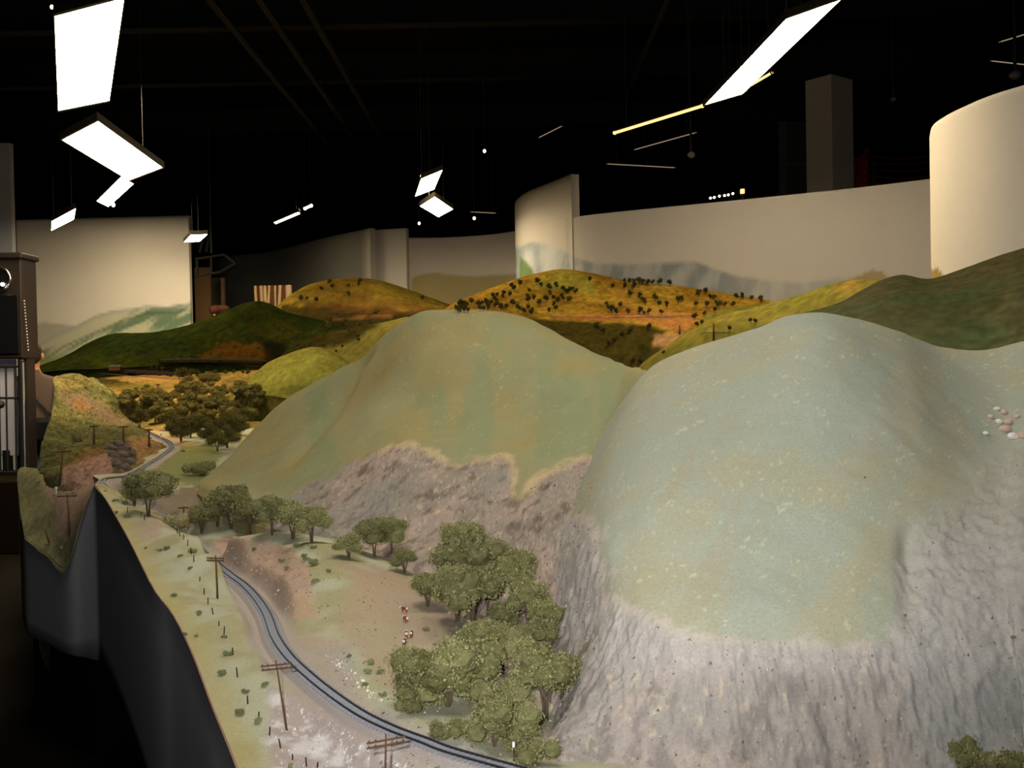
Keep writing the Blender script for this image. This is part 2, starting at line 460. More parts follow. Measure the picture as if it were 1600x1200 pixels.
TR2 = [np.array([-1.09, 3.4, EYE[2] - .545]), np.array([-1.31, 3.77, EYE[2] - .535])] + [atz(*p) for p in [(160, 757, -.43), (200, 745, -.42), (240, 722, -.40), (262, 707, -.385), (268, 699, -.378), (262, 691, -.372), (250, 685, -.368), (220, 672, -.355), (190, 664, -.345)]]
ctrl = [(440, 1170, -.54), (400, 1060, -.513), (350, 970, -.49), (310, 890, -.463), (270, 840, -.44), (220, 800, -.408), (385, 1110, -.525), (320, 950, -.492), (280, 900, -.47), (185, 775, -.41),
        (350, 880, -.455), (380, 955, -.485), (405, 1020, -.503), (440, 1085, -.517), (300, 840, -.425), (250, 815, -.412), (335, 862, -.436), (275, 827, -.418), (235, 807, -.41), (205, 790, -.407),
        (350, 836, -.455), (420, 833, -.43), (480, 850, -.43), (540, 882, -.45), (600, 893, -.475), (640, 902, -.495), (385, 900, -.512), (330, 850, -.47),
        (400, 880, -.475), (440, 900, -.465), (480, 905, -.455), (470, 972, -.515), (520, 950, -.495), (560, 1000, -.513), (560, 940, -.485), (640, 960, -.51), (620, 1060, -.52), (700, 1100, -.528), (800, 1150, -.535), (830, 1190, -.54),
        (760, 1000, -.525), (850, 1000, -.545), (880, 1100, -.555), (480, 1150, -.545), (540, 1190, -.55), (600, 1200, -.545), (700, 1240, -.55), (430, 1100, -.53),
        (450, 800, -.50), (560, 850, -.52), (330, 800, -.49), (260, 790, -.48), (640, 880, -.52), (400, 790, -.48),
        (300, 745, -.425), (270, 760, -.44), (230, 765, -.445), (300, 715, -.385), (320, 700, -.365), (330, 735, -.42), (285, 700, -.372), (310, 690, -.355)]
CP = [atz(*p) for p in ctrl] + list(FEDGE) + TR + TR2
for p in TR + TR2:      # a level bed either side of the track
    pass
CP += [np.array([x, y, EYE[2] + z]) for x, y, z in [(-1.55, 4.0, -.42), (-1.9, 4.6, -.43), (-2.1, 5.2, -.41), (-.6, 5.4, -.5), (-.9, 6.2, -.42), (-1.2, 7.5, -.40), (.5, 1.2, -.57), (.45, 1.9, -.58), (.2, 2.5, -.57), (-.3, 3.3, -.55), (-.7, 4.1, -.5), (-2.4, 6.6, -.36), (-.95, 3.25, -.53), (-1.2, 3.7, -.52)]]
CP = np.array(CP)
def tps_fit(P, lam=1.5e-3):
    n = len(P); d = np.hypot(P[:, None, 0] - P[None, :, 0], P[:, None, 1] - P[None, :, 1])
    K = d + 0  # biharmonic-lite: linear kernel keeps it free of overshoot
    K = np.where(d > 0, d ** 1.5, 0)
    A = np.zeros((n + 3, n + 3)); A[:n, :n] = K - lam * np.eye(n); A[:n, n] = 1; A[:n, n + 1:] = P[:, :2]; A[n, :n] = 1; A[n + 1:, :n] = P[:, :2].T
    return np.linalg.solve(A, np.concatenate([P[:, 2], [0, 0, 0]]))
WT = tps_fit(CP)
def ground_z(X, Y):
    d = np.hypot(X[..., None] - CP[:, 0], Y[..., None] - CP[:, 1])
    return (d ** 1.5) @ WT[:-3] + WT[-3] + WT[-2] * X + WT[-1] * Y

NRg, NCg = 420, 230
fx = cr(FX, NRg); rx = cr(RX, NRg)
u = np.linspace(0, 1, NCg)[None, :, None]
XY = fx[:, None] * (1 - u) + rx[:, None] * u
TRC = cr(np.array(TR), 600); TR2C = cr(np.array(TR2), 400)
def track_dist(X, Y):
    best = np.full(X.shape, 1e9); z = np.zeros(X.shape)
    for T in (TRC[::4], TR2C[::4]):
        for k in range(0, len(T), 25):
            d = np.hypot(X[..., None] - T[k:k + 25, 0], Y[..., None] - T[k:k + 25, 1]); i = d.argmin(-1); dm = d.min(-1)
            z = np.where(dm < best, T[k:k + 25, 2][i], z); best = np.minimum(best, dm)
    return best, z
GZ = ground_z(XY[..., 0], XY[..., 1])
s_ = np.linspace(0, len(FX) - 1, NRg); fz = cr(FEDGE, 200)[:, 2]; fz = np.interp(np.minimum(s_, 9), np.linspace(0, 9, 200), fz)
dz = (fz - GZ[:, 0]) * sstep(10.5, 9, s_)
GZ = GZ + dz[:, None] * sstep(.16, 0, u[0, :, 0])[None]
td, tz = track_dist(XY[..., 0], XY[..., 1])
k = sstep(.06, .03, td)
GZ = GZ * (1 - k) + (tz - .004) * k
G0 = np.concatenate([XY, GZ[..., None]], -1)

SAGE = lin(160, 164, 122); SAGE2 = lin(158, 152, 116); PALE = lin(172, 172, 146)
DIRT = lin(166, 142, 120); PINK = lin(176, 148, 132); GRAVEL = lin(165, 158, 152); ROCK = lin(150, 134, 120); ROCKD = lin(104, 92, 82); CREAMR = lin(200, 178, 145)

def ground_col(P, px, py):
    n1 = fbm(P * 9, 4); n2 = fbm(P * 30 + 5, 4); n3 = fbm(P * 80, 3)
    c = mix(np.tile(PALE, (len(P), 1)), SAGE2, sstep(.4, .65, n1))
    jit = (n2 - .5) * 26
    def patch(poly, colr, amt=1.0, soft=5):
        nonlocal c
        c = mix(c, colr, amt * sstep(-soft, soft, poly_sd(px, py, poly) + jit))
    # tan cutting face of the mound
    patch([(335, 850), (350, 838), (400, 842), (450, 852), (478, 875), (490, 930), (492, 965), (465, 975), (430, 950), (405, 925), (380, 905), (352, 893)], mix(np.tile(DIRT, (len(P), 1)), PINK, sstep(.35, .6, n2)), .95)
    patch([(440, 930), (492, 925), (490, 966), (458, 976)], lin(184, 156, 124), .45, 10)
    # bare soil on the mound top and among the trees
    patch([(540, 880), (600, 890), (655, 905), (640, 960), (600, 965), (570, 930), (555, 900)], DIRT, .85, 10)
    patch([(555, 900), (650, 905), (725, 960), (700, 1020), (640, 1100), (600, 1075), (560, 1020), (520, 985)], lin(168, 148, 124), .7, 12)
    patch([(590, 930), (650, 920), (720, 960), (700, 1010), (640, 1000)], lin(166, 150, 128), .8, 10)
    patch([(680, 950), (830, 960), (860, 1180), (780, 1130), (770, 1000)], lin(150, 136, 122), .8, 12)
    patch([(450, 985), (560, 1000), (530, 1030), (560, 1090), (480, 1030)], lin(172, 156, 140), .8, 8)
    patch([(500, 1020), (545, 1010), (560, 1060), (540, 1080)], lin(160, 155, 155), .5, 8)
    # gravel shoulder and pale rubble bank below the track
    patch([(355, 895), (385, 950), (410, 1020), (435, 1080), (500, 1140), (560, 1190), (900, 1420), (520, 1420), (440, 1180), (415, 1060), (395, 1010), (372, 950), (356, 905)], GRAVEL, .95, 5)
    patch([(430, 1070), (500, 1100), (620, 1170), (720, 1240), (560, 1420), (430, 1230), (415, 1150)], mix(np.tile(lin(168, 155, 148), (len(P), 1)), lin(205, 200, 198), sstep(.52, .66, n2)), .95, 10)
    # bare pink patch on the bank
    patch([(205, 835), (215, 815), (250, 812), (262, 822), (240, 845), (215, 850)], PINK, .6, 4)
    # brown lip along the fascia
    e = np.abs(P[:, 0] - np.interp(P[:, 1], FEDGE[:, 1], FEDGE[:, 0]))
    c = mix(c, lin(170, 160, 110), .7 * sstep(.07, .01, e))
    # ground along the far track
    patch([(150, 760), (200, 747), (245, 722), (268, 703), (262, 690), (280, 690), (290, 705), (250, 735), (220, 760), (190, 770)], lin(150, 128, 108), .8, 3)
    patch([(225, 680), (240, 672), (320, 700), (300, 715), (262, 690)], lin(190, 150, 95), .8, 3)
    patch([(270, 700), (330, 690), (345, 710), (320, 760), (250, 752), (235, 740)], lin(125, 128, 80), .9, 4)
    patch([(220, 775), (330, 760), (320, 830), (240, 800)], lin(130, 110, 92), .8, 4)
    td, _ = track_dist(P[:, 0], P[:, 1])
    c = mix(c, lin(168, 156, 148), .8 * sstep(.06, .03, td + .012 * (n2 - .5)))
    # white flecks of crushed rock
    c = mix(c, lin(225, 222, 215), .5 * sstep(.66, .72, n3) * sstep(-8, 8, poly_sd(px, py, [(440, 1090), (560, 1150), (700, 1240), (560, 1420), (440, 1250)])))
    return c
def ground_disp(P, px, py, N):
    n = fbm(P * 22, 4) - .5; n2 = ridged(P * np.array([30, 30, 12]), 3) - .6
    td, _ = track_dist(P[:, 0], P[:, 1])
    rough = sstep(-4, 8, poly_sd(px, py, [(335, 850), (350, 838), (450, 852), (478, 875), (492, 965), (465, 975), (405, 925), (352, 893)]))
    a = (0.005 * n + 0.016 * n2 * rough) * sstep(.03, .06, td)
    a *= sstep(0, .14, np.abs(P[:, 0] - np.interp(P[:, 1], FEDGE[:, 1], FEDGE[:, 0])))
    return np.stack([0 * a, 0 * a, a], 1)
terrain('railway_bank', 'pale grassy bank and gravel bed carrying the near track beside the black fascia', G0, ground_col, M_GRASS, ground_disp, cat='terrain')

# ================================================================== HILLS
ROCK_R = [(780, 1210), (780, 800), (905, 798), (935, 817), (941, 868), (957, 898), (947, 922), (970, 942), (1000, 955), (1060, 982), (1120, 993), (1180, 997), (1250, 1001), (1330, 1008), (1385, 1000), (1405, 950), (1402, 880), (1420, 840), (1460, 812), (1510, 785), (1530, 730), (1560, 700), (1620, 690), (1900, 690), (1900, 1500), (840, 1500)]
ROCK_C = [(430, 792), (470, 765), (500, 750), (530, 735), (560, 720), (590, 702), (610, 692), (640, 690), (665, 700), (690, 712), (715, 722), (745, 712), (765, 710), (785, 703), (800, 715), (808, 735), (805, 760), (812, 775), (825, 760), (840, 745), (865, 725), (890, 715), (920, 705), (938, 715), (928, 760), (918, 800), (938, 830), (948, 890), (940, 1000), (905, 1090), (865, 1210), (600, 1210), (420, 830)]
def rock_colour(P, sc=1.0):
    ns = fbm(P * np.array([42, 42, 9]) * sc, 4); n2 = fbm(P * 60 * sc + 3, 4); n3 = fbm(P * 8 + 9, 3)
    c = mix(np.tile(lin(146, 136, 124), (len(P), 1)), lin(164, 146, 134), sstep(.4, .65, n3))
    c = mix(c, ROCKD, .75 * sstep(.52, .68, ns))
    c = mix(c, CREAMR, .6 * sstep(.60, .70, fbm(P * np.array([150, 150, 90]) * sc + 3, 3)) * sstep(.35, .6, n2))
    c = c * (.78 + .44 * fbm(P * np.array([120, 120, 34]) * sc + 8, 3))[:, None]
    c = mix(c, lin(138, 136, 130), .5 * sstep(.5, .7, fbm(P * 5 + 31, 3)))
    return c

rowsR = [
 [(862,1195,1.42),(900,1260,1.36),(1000,1300,1.33),(1120,1310,1.32),(1240,1310,1.32),(1360,1310,1.32),(1480,1310,1.31),(1600,1310,1.3),(1780,1310,1.3)],
 [(905,1090,1.53),(950,1130,1.44),(1040,1150,1.40),(1130,1160,1.385),(1240,1165,1.38),(1360,1165,1.38),(1480,1160,1.38),(1600,1160,1.37),(1780,1160,1.38)],
 [(940,960,1.64),(985,965,1.545),(1050,982,1.48),(1120,992,1.455),(1220,998,1.45),(1330,1005,1.445),(1430,1000,1.45),(1560,980,1.47),(1780,960,1.5)],
 [(930,850,1.80),(990,860,1.68),(1060,870,1.62),(1140,880,1.59),(1230,880,1.58),(1330,870,1.58),(1415,860,1.61),(1540,840,1.66),(1780,830,1.7)],
 [(935,760,2.02),(1000,740,1.89),(1080,735,1.83),(1160,735,1.8),(1240,730,1.79),(1330,720,1.8),(1430,715,1.85),(1550,710,1.96),(1780,700,2.0)],
 [(965,670,2.33),(1020,640,2.2),(1090,625,2.12),(1165,615,2.05),(1240,600,2.0),(1320,595,2.0),(1420,605,2.06),(1540,620,2.2),(1780,610,2.25)],
 [(992,603,2.62),(1035,575,2.5),(1100,552,2.4),(1170,530,2.3),(1230,507,2.22),(1300,502,2.2),(1400,527,2.28),(1520,558,2.42),(1780,545,2.5)],
 [(1008,584,2.75),(1042,560,2.62),(1112,536,2.52),(1180,514,2.42),(1235,495,2.34),(1300,490,2.32),(1400,518,2.4),(1520,550,2.55),(1780,525,2.65)]]
GR = loft(rowsR, 450, 460, left=(-.06, .2, -.12), right=(1.5, .3, -.2))
def colR(P, px, py):
    n1 = fbm(P * np.array([5, 5, 2.5]), 4); n2 = fbm(P * 24 + 2, 4)
    st = fbm(np.stack([px * .022 + py * .012, (py - px * .5) * .004, px * 0], 1), 4)
    c = mix(np.tile(lin(158, 162, 146), (len(P), 1)), lin(164, 160, 134), sstep(.42, .66, n1))
    c = mix(c, lin(152, 162, 146), .4 * sstep(.45, .65, st))
    c = mix(c, lin(166, 152, 124), .4 * sstep(.56, .7, st) * sstep(1260, 1100, px))
    c = mix(c, lin(205, 205, 170), .45 * sstep(.66, .74, fbm(P * np.array([110, 110, 190]) + 2, 3)) * sstep(.45, .6, n2))
    sd = poly_sd(px, py, ROCK_R); sw = 7 + 40 * sstep(1360, 1430, px); r = sstep(-1, 1, (sd + (n2 - .5) * 40 + (fbm(P * 80 + 4, 3) - .5) * 26) / sw)
    rc = rock_colour(P)
    rc = mix(rc, lin(172, 168, 164), .3 * np.ones(len(P)))
    rc = mix(rc, lin(150, 152, 146), .6 * sstep(1380, 1450, px))
    rc = mix(rc, lin(196, 180, 150), .55 * sstep(24, 2, np.abs(sd)) * (px < 1360))
    rc = mix(rc, lin(178, 172, 166), .5 * sstep(1080, 1020, py))
    c = mix(c, rc, r * (1 - .35 * sstep(1400, 1480, px) * sstep(900, 760, py)))
    return c
def dispR(P, px, py, N):
    n2 = fbm(P * 24 + 2, 4)
    r = sstep(-6, 22, poly_sd(px, py, ROCK_R) + (n2 - .5) * 30)
    st = ridged(P * np.array([26, 26, 6]), 4) - .62
    b = fbm(P * 45, 3) - .5
    l = fbm(P * np.array([7, 7, 4]), 3) - .5
    gul = np.exp(-((px - 1420 - (py - 830) * .0) / 16) ** 2) * sstep(800, 850, py) * sstep(1010, 900, py)
    a = r * (.012 * st + .006 * b + .006 * (ridged(P * np.array([75, 75, 16]), 3) - .6)) + (1 - r) * (.014 * l + .002 * b) - .012 * gul
    return N * a[:, None]
hillR = terrain('green_hill', 'large pale sage hill in the right foreground ending in a grey cliff', GR, colR, M_GRASS, dispR)

rowsC = [
 [(300,758,4.2),(380,800,3.4),(470,830,3.0),(560,880,2.68),(660,930,2.4),(760,980,2.15),(830,1050,1.88),(860,1120,1.66),(868,1190,1.45)],
 [(340,733,4.35),(420,770,3.55),(510,790,3.15),(600,810,2.88),(690,830,2.68),(780,850,2.48),(850,900,2.18),(890,990,1.85),(905,1090,1.54)],
 [(385,690,4.6),(460,700,3.9),(540,705,3.5),(620,705,3.2),(700,715,3.05),(790,725,2.9),(860,760,2.62),(905,850,2.2),(938,940,1.72)],
 [(430,640,4.8),(500,640,4.2),(570,630,3.85),(640,625,3.6),(720,625,3.45),(800,640,3.3),(880,660,3.05),(935,720,2.65),(938,800,2.05)],
 [(465,613,4.95),(530,592,4.4),(590,562,4.1),(655,540,3.85),(730,540,3.7),(810,555,3.6),(890,580,3.45),(960,620,3.1),(962,690,2.45)],
 [(500,598,5.1),(548,564,4.6),(600,523,4.35),(655,490,4.15),(730,486,4.05),(820,501,3.95),(890,536,3.8),(965,567,3.55),(1012,587,2.95)]]
GC = loft(rowsC, 380, 460, left=(-.12, .35, -.12))
RIDGE1 = [(655, 502), (600, 540), (565, 590), (540, 640), (500, 690), (470, 730)]
def colC(P, px, py):
    n1 = fbm(P * np.array([4, 4, 2]) + 4, 4); n2 = fbm(P * 22 + 7, 4)
    st = fbm(np.stack([px * .02, py * .006, px * 0], 1), 4)
    c = mix(np.tile(lin(146, 144, 108), (len(P), 1)), lin(152, 141, 98), sstep(.4, .65, n1))
    c = mix(c, lin(128, 140, 108), .6 * sstep(.48, .68, st))
    c = mix(c, lin(150, 128, 84), .5 * sstep(16, 2, np.abs(px - np.interp(py, [502, 540, 590, 640, 690, 730], [655, 600, 565, 540, 500, 470]) + 14)) * sstep(520, 560, py) * sstep(720, 680, py))
    c = mix(c, lin(190, 180, 130), .4 * sstep(.66, .74, fbm(P * np.array([80, 80, 140]) + 7, 3)) * sstep(.45, .6, n2))
    sd = poly_sd(px, py, ROCK_C); r = sstep(-6, 6, sd + (n2 - .5) * 26)
    rc = rock_colour(P, .8)
    rc = mix(rc, lin(196, 174, 128), .75 * sstep(16, 1, np.abs(sd)) * sstep(840, 780, py) * (px > 590))
    c = mix(c, rc, r)
    return c
def dispC(P, px, py, N):
    n2 = fbm(P * 22 + 7, 4)
    r = sstep(-6, 16, poly_sd(px, py, ROCK_C) + (n2 - .5) * 20)
    st = ridged(P * np.array([20, 20, 6]) + 5, 4) - .62
    b = fbm(P * 40, 3) - .5
    l = fbm(P * np.array([3.5, 3.5, 2]) + 11, 3) - .5
    rx_ = np.interp(py, [502, 540, 590, 640, 690, 730], [655, 600, 565, 540, 500, 470])
    fold = sstep(-70, -8, px - rx_) * sstep(45, 0, px - rx_) * sstep(500, 540, py) * sstep(760, 690, py)
    a = r * (.014 * st + .008 * b + .007 * (ridged(P * np.array([60, 60, 22]), 3) - .6)) + (1 - r) * (.055 * l + .002 * b) - .035 * sstep(-46, -18, px - rx_) * sstep(-2, -18, px - rx_) * sstep(520, 570, py) * sstep(740, 680, py)
    return N * a[:, None]
hillC = terrain('green_hill', 'broad olive hill in the centre with a rough pinkish rock face at its foot', GC, colC, M_GRASS, dispC)

def simple_hill(label, rows, nr, nc, base, second, spots=(), scale=3.0, disp=.03, name='green_hill', cat='hill', mat=None, ALB=.55, mott=.6, **kw):
    G = loft(rows, nr, nc, **kw)
    def cf(P, px, py):
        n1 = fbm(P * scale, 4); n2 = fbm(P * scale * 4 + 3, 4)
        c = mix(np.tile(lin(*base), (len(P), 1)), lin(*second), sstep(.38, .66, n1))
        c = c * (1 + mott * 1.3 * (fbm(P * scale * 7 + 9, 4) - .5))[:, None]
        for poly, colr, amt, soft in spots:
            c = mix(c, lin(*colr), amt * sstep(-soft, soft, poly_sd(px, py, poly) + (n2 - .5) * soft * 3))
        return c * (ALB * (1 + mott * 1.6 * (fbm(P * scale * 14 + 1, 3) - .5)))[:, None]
    def df(P, px, py, N):
        return N * (disp * ((fbm(P * scale * .8 + 2, 4) - .5) * 2 + mott * .35 * (ridged(P * scale * 5, 3) - .6)))[:, None]
    return terrain(name, label, G, cf, mat or M_FAR, df, cat=cat)

# left lobe running down to the aisle notch
LOBE = [
 [(38,838,4.1),(70,862,3.95),(103,885,3.8),(126,815,3.75),(147,759,3.70)],
 [(31,790,4.4),(64,800,4.25),(100,815,4.05),(133,785,3.95),(152,758,3.85)],
 [(28,735,4.8),(62,742,4.6),(98,768,4.35),(135,763,4.25),(158,758,4.1)]]
simple_hill('small grassy slope with a pink track cut dropping to the notch in the black fascia', LOBE, 90, 90, (132,130,94), (112,110,78),
    spots=[([(62,745),(98,770),(140,760),(150,757),(130,800),(104,860),(90,830),(80,790)], (160,132,118), .8, 8)], ALB=.8, scale=7, disp=.008, name='grassy_slope', mat=M_GRASS, back=((0, .15, -.02), (0, .3, -.2)), front=(0, 0, -.02))
ROWE = [
 [(62,742,4.62),(100,768,4.36),(150,759,4.25),(200,746,4.42),(240,723,4.9),(264,704,5.4)],
 [(64,715,4.8),(100,725,4.65),(150,725,4.6),(195,715,4.8),(225,702,5.2),(248,694,5.8)],
 [(67,690,5.1),(100,705,4.9),(140,698,4.95),(180,690,5.15),(205,684,5.6),(231,678,6.3)],
 [(72,672,5.4),(110,683,5.4),(150,676,5.6),(180,671,5.9),(200,668,6.3),(216,668,6.8)],
 [(80,650,6.2),(110,655,6.3),(140,655,6.4),(170,655,6.6),(190,660,6.9),(208,666,7.2)],
 [(84,610,6.7),(105,612,6.8),(130,618,6.9),(155,628,7.0),(180,645,7.1),(204,664,7.4)],
 [(85,592,7.0),(108,588,7.0),(128,591,7.1),(150,602,7.2),(176,622,7.3),(203,662,7.6)]]
simple_hill('rocky tan and green hill beside the aisle with a pink cutting above the far track', ROWE, 240, 200, (112,108,66), (92,92,58),
    spots=[([(95,765),(100,735),(120,715),(150,705),(172,705),(180,735),(165,752),(140,762)], (176,138,122), .95, 6),
           ([(165,700),(180,688),(200,690),(215,705),(212,728),(190,742),(178,725)], (92,82,74), .95, 4),
           ([(100,730),(120,708),(165,692),(170,700),(130,720)], (140,104,62), .7, 5),
           ([(195,740),(215,725),(215,705),(200,685),(230,685),(262,704),(240,720)], (160,126,88), .9, 5),
           ([(85,620),(130,612),(170,640),(200,660),(190,668),(150,650),(110,640)], (132,108,88), .8, 7),
           ([(108,625),(122,625),(140,640),(130,648)], (150, 104, 50), .6, 5),
           ([(84,592),(130,590),(140,602),(90,612)], (150,132,78), .7, 6)], ALB=.72, mott=1.0, scale=5, disp=.045, name='rocky_hill', right=(.25, .3, -.25), back=((0, .3, -.05), (0, .7, -.3), (0, 1.0, -.5)))
# valley floor
VALLEY = [
 [(100,735,6.4),(250,740,6.0),(330,765,5.4),(420,765,5.2),(560,765,5.2)],
 [(140,690,7.3),(250,681,7.0),(330,692,6.6),(420,690,6.4),(600,700,6.4)],
 [(120,640,8.6),(230,636,8.4),(330,640,8.2),(430,642,8.0),(620,650,8)],
 [(100,610,10.2),(220,605,10),(330,606,9.8),(430,602,9.6),(640,610,9.6)],
 [(60,586,12),(200,577,12),(320,573,12),(430,571,11.5),(660,575,11)]]
simple_hill('flat tan valley floor with curving road beds beyond the tree belt', VALLEY, 200, 200, (138,112,58), (106,94,48), ALB=1.0,
    spots=[([(200,625),(330,598),(345,604),(215,640)], (178,134,76), .85, 4), ([(100,574),(260,588),(330,594),(310,600),(210,590),(120,580)], (176,128,72), .85, 3),
           ([(118,583),(200,596),(215,604),(165,607),(140,600)], (52,42,24), .95, 2), ([(140,603),(240,598),(260,606),(175,620)], (110,98,46), .8, 4), ([(150,606),(200,612),(220,630),(180,632)], (170,120,62), .7, 4),
           ([(280,640),(330,605),(345,610),(300,650)], (180,144,90), .8, 5), ([(380,600),(460,605),(440,640),(395,625)], (176,136,88), .8, 5)],
    scale=2.5, disp=.01, name='valley_floor', cat='terrain', back=((0, .6, 0), (0, 1.2, -.2)))
simple_hill('bright yellow-green knoll between the valley trees and the centre hill', [
 [(375,612,7.6),(420,612,7.3),(470,618,7.2),(520,615,7.2),(570,612,7.4)],
 [(388,596,7.9),(425,580,7.7),(475,575,7.6),(520,580,7.6),(560,590,7.7)],
 [(393,588,8.2),(428,562,8.2),(486,544,8.2),(528,556,8.2),(552,575,8.2)]], 70, 90, (150,150,70), (138,134,62), ALB=.42, scale=4, disp=.012,
    spots=[([(440,605),(480,600),(500,612),(440,615)], (96,102,50), .7, 4)], left=(-.15, .3, -.15), right=(.15, .3, -.2))
simple_hill('tall dark green hill in front of the left backdrop panel', [
 [(30,590,11.4),(75,580,11.2),(160,573,11.2),(250,567,11.2),(330,564,11.2),(410,568,11),(480,580,10.6),(540,590,10.4)],
 [(35,584,11.8),(85,568,11.8),(160,545,11.8),(240,538,11.7),(320,530,11.6),(400,520,11.5),(470,535,11.2),(540,550,11)],
 [(40,582,12.4),(92,562,12.4),(165,525,12.5),(245,518,12.5),(328,499,12.5),(398,474,12.4),(455,492,12.2),(540,512,12)]], 110, 180, (78,86,16), (60,72,14), ALB=.20, mott=.9,
    spots=[([(310,560),(340,540),(400,535),(430,550),(420,568),(320,566)], (150,100,44), .8, 6), ([(390,510),(450,500),(470,525),(430,540)], (96,92,42), .7, 8),
           ([(410,535),(450,530),(440,568),(415,566)], (34,36,16), .8, 5)], scale=1.8, disp=.03)
simple_hill('golden terraced hill below the shadow-grey backdrop wall near the birch panel', [
 [(440,530,12.2),(520,530,12),(600,525,12),(680,510,12.4),(740,500,12.8)],
 [(445,500,12.8),(520,492,12.6),(600,490,12.6),(680,490,12.9),(740,492,13.2)],
 [(450,475,13.2),(520,465,13.1),(600,462,13.1),(670,478,13.3),(740,486,13.5)],
 [(455,460,13.6),(500,441,13.7),(570,436,13.7),(635,452,13.8),(705,479,14.0)]], 90, 130, (150,128,48), (128,100,38), ALB=.8,
    spots=[([(440,478),(520,476),(600,482),(640,486),(720,494),(690,540),(430,545)], (48,40,22), .9, 5), ([(480,500),(600,480),(700,495),(690,520),(450,525)], (40,36,18), .85, 6), ([(470,476),(560,462),(640,472),(690,490),(560,490)], (110,76,38), .6, 5), ([(520,497),(610,493),(612,496),(520,500)], (130,92,52), .7, 1.5)], scale=1.5, disp=.02, name='golden_hill', left=(-.3, .2, -.2))  # dark lower spots paint in shade along with green-brown ground
simple_hill('dark wooded spur between the yellow knoll and the centre hill', [
 [(400,590,9.6),(480,590,9.2),(560,590,9),(640,590,9),(760,590,9)],
 [(425,570,10.2),(490,560,9.9),(560,555,9.6),(640,550,9.5),(760,540,9.5)],
 [(440,555,10.8),(500,525,10.8),(570,512,10.6),(640,500,10.5),(760,496,10.5)]], 80, 110, (62,62,26), (74,64,30), ALB=.42, scale=2, disp=.04,
    spots=[([(480,550),(560,530),(600,500),(640,490),(640,540),(560,575)], (150,140,70), .8, 5)], left=(-.3, .5, -.3))
HILLK = [
 [(690,540,8.8),(800,540,8.6),(900,560,8.2),(1000,590,8.0),(1100,590,8.0),(1230,590,7.9)],
 [(695,515,9.2),(800,515,8.9),(900,520,8.6),(1000,520,8.5),(1100,520,8.5),(1230,520,8.4)],
 [(698,495,9.5),(800,490,9.2),(900,488,9.1),(1000,488,9.1),(1100,488,9.1),(1230,492,9.0)],
 [(700,485,9.7),(790,462,9.6),(890,455,9.6),(1000,463,9.6),(1100,472,9.5),(1230,483,9.3)],
 [(703,479,9.9),(770,450,10.0),(880,423,10.0),(990,442,9.98),(1080,449,9.85),(1235,476,9.45)]]
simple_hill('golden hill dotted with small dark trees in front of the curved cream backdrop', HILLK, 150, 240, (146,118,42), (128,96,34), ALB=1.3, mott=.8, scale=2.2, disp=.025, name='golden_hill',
    spots=[([(830,440),(880,424),(925,432),(930,460),(900,455),(850,450)], (146,140,56), .8, 6),
           ([(860,494),(960,490),(1040,488),(1085,490),(1083,506),(1075,516),(1045,512),(1028,503),(960,500),(880,499)], (150,100,58), .8, 2.5),
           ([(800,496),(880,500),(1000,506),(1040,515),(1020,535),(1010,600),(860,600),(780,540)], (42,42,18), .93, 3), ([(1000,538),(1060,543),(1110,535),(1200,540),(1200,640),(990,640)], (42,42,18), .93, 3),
           ([(1022,520),(1140,522),(1120,532),(1060,540),(1020,542)], (140,108,76), .9, 2),
           ([(1100,490),(1150,480),(1240,470),(1240,530),(1150,520),(1095,518)], (104,108,48), .85, 4)], left=(-.2, .3, -.2))
simple_hill('low olive hill sloping up to the right before the painted ridge', [
 [(1040,575,6.6),(1130,570,6.5),(1230,560,6.4),(1330,550,6.3),(1450,540,6.2)],
 [(1080,520,7.1),(1140,510,7.0),(1230,500,6.9),(1320,480,6.8),(1440,470,6.8)],
 [(1108,500,7.6),(1165,484,7.6),(1250,461,7.6),(1335,437,7.5),(1440,450,7.4)]], 70, 120, (128,118,52), (108,104,46), ALB=1.0, scale=2.2, disp=.02, left=(-.3, .3, -.2),
    spots=[([(1290,455),(1330,437),(1350,445),(1330,460)], (150,118,60), .6, 4)])
simple_hill('big dark green hill rising on the right below the round backdrop', [
 [(1120,590,3.4),(1250,585,3.3),(1400,585,3.2),(1520,590,3.1),(1650,600,3.0),(1800,600,3.0)],
 [(1150,545,3.9),(1270,525,3.8),(1400,520,3.7),(1520,520,3.6),(1650,500,3.5),(1800,480,3.5)],
 [(1175,520,4.4),(1290,490,4.4),(1380,465,4.4),(1500,455,4.3),(1640,425,4.2),(1800,400,4.2)],
 [(1190,512,4.7),(1300,477,4.9),(1395,429,5.0),(1465,430,5.0),(1600,387,4.9),(1800,340,4.9)]], 130, 200, (80,88,54), (90,84,52), ALB=.95, scale=2.6, disp=.025, left=(-.3, .4, -.2), right=(2.0, .3, -.3), mat=M_GRASS,
    spots=[([(1390,440),(1420,425),(1560,470),(1500,520),(1400,480)], (60,72,40), .5, 20)])

# bare benchwork under the hills
M_BENCH = mat_plain('benchwork', lin(48, 42, 28), .95, bscale=8, var=.3, spec=.02)
bw = thing('benchwork_table', 'dark earth coloured benchwork table hidden below the hills', 'table', (0, 0, 0))
MB().box((-.6, 2.8, .55), (4.6, 10.6, .72)).obj('table_top', M_BENCH, bw)
MB().box((-3.0, 6.2, .55), (-.6, 14.0, .72)).obj('table_top', M_BENCH, bw)
for x, y in ((-.4, 3.2), (4.4, 3.2), (-.8, 13.6), (-2.6, 13.6), (-.8, 6.5), (4.4, 10.3), (2, 10.3)): MB().box((x - .05, y - .05, 0), (x + .05, y + .05, .55)).obj('leg', M_BENCH, bw)

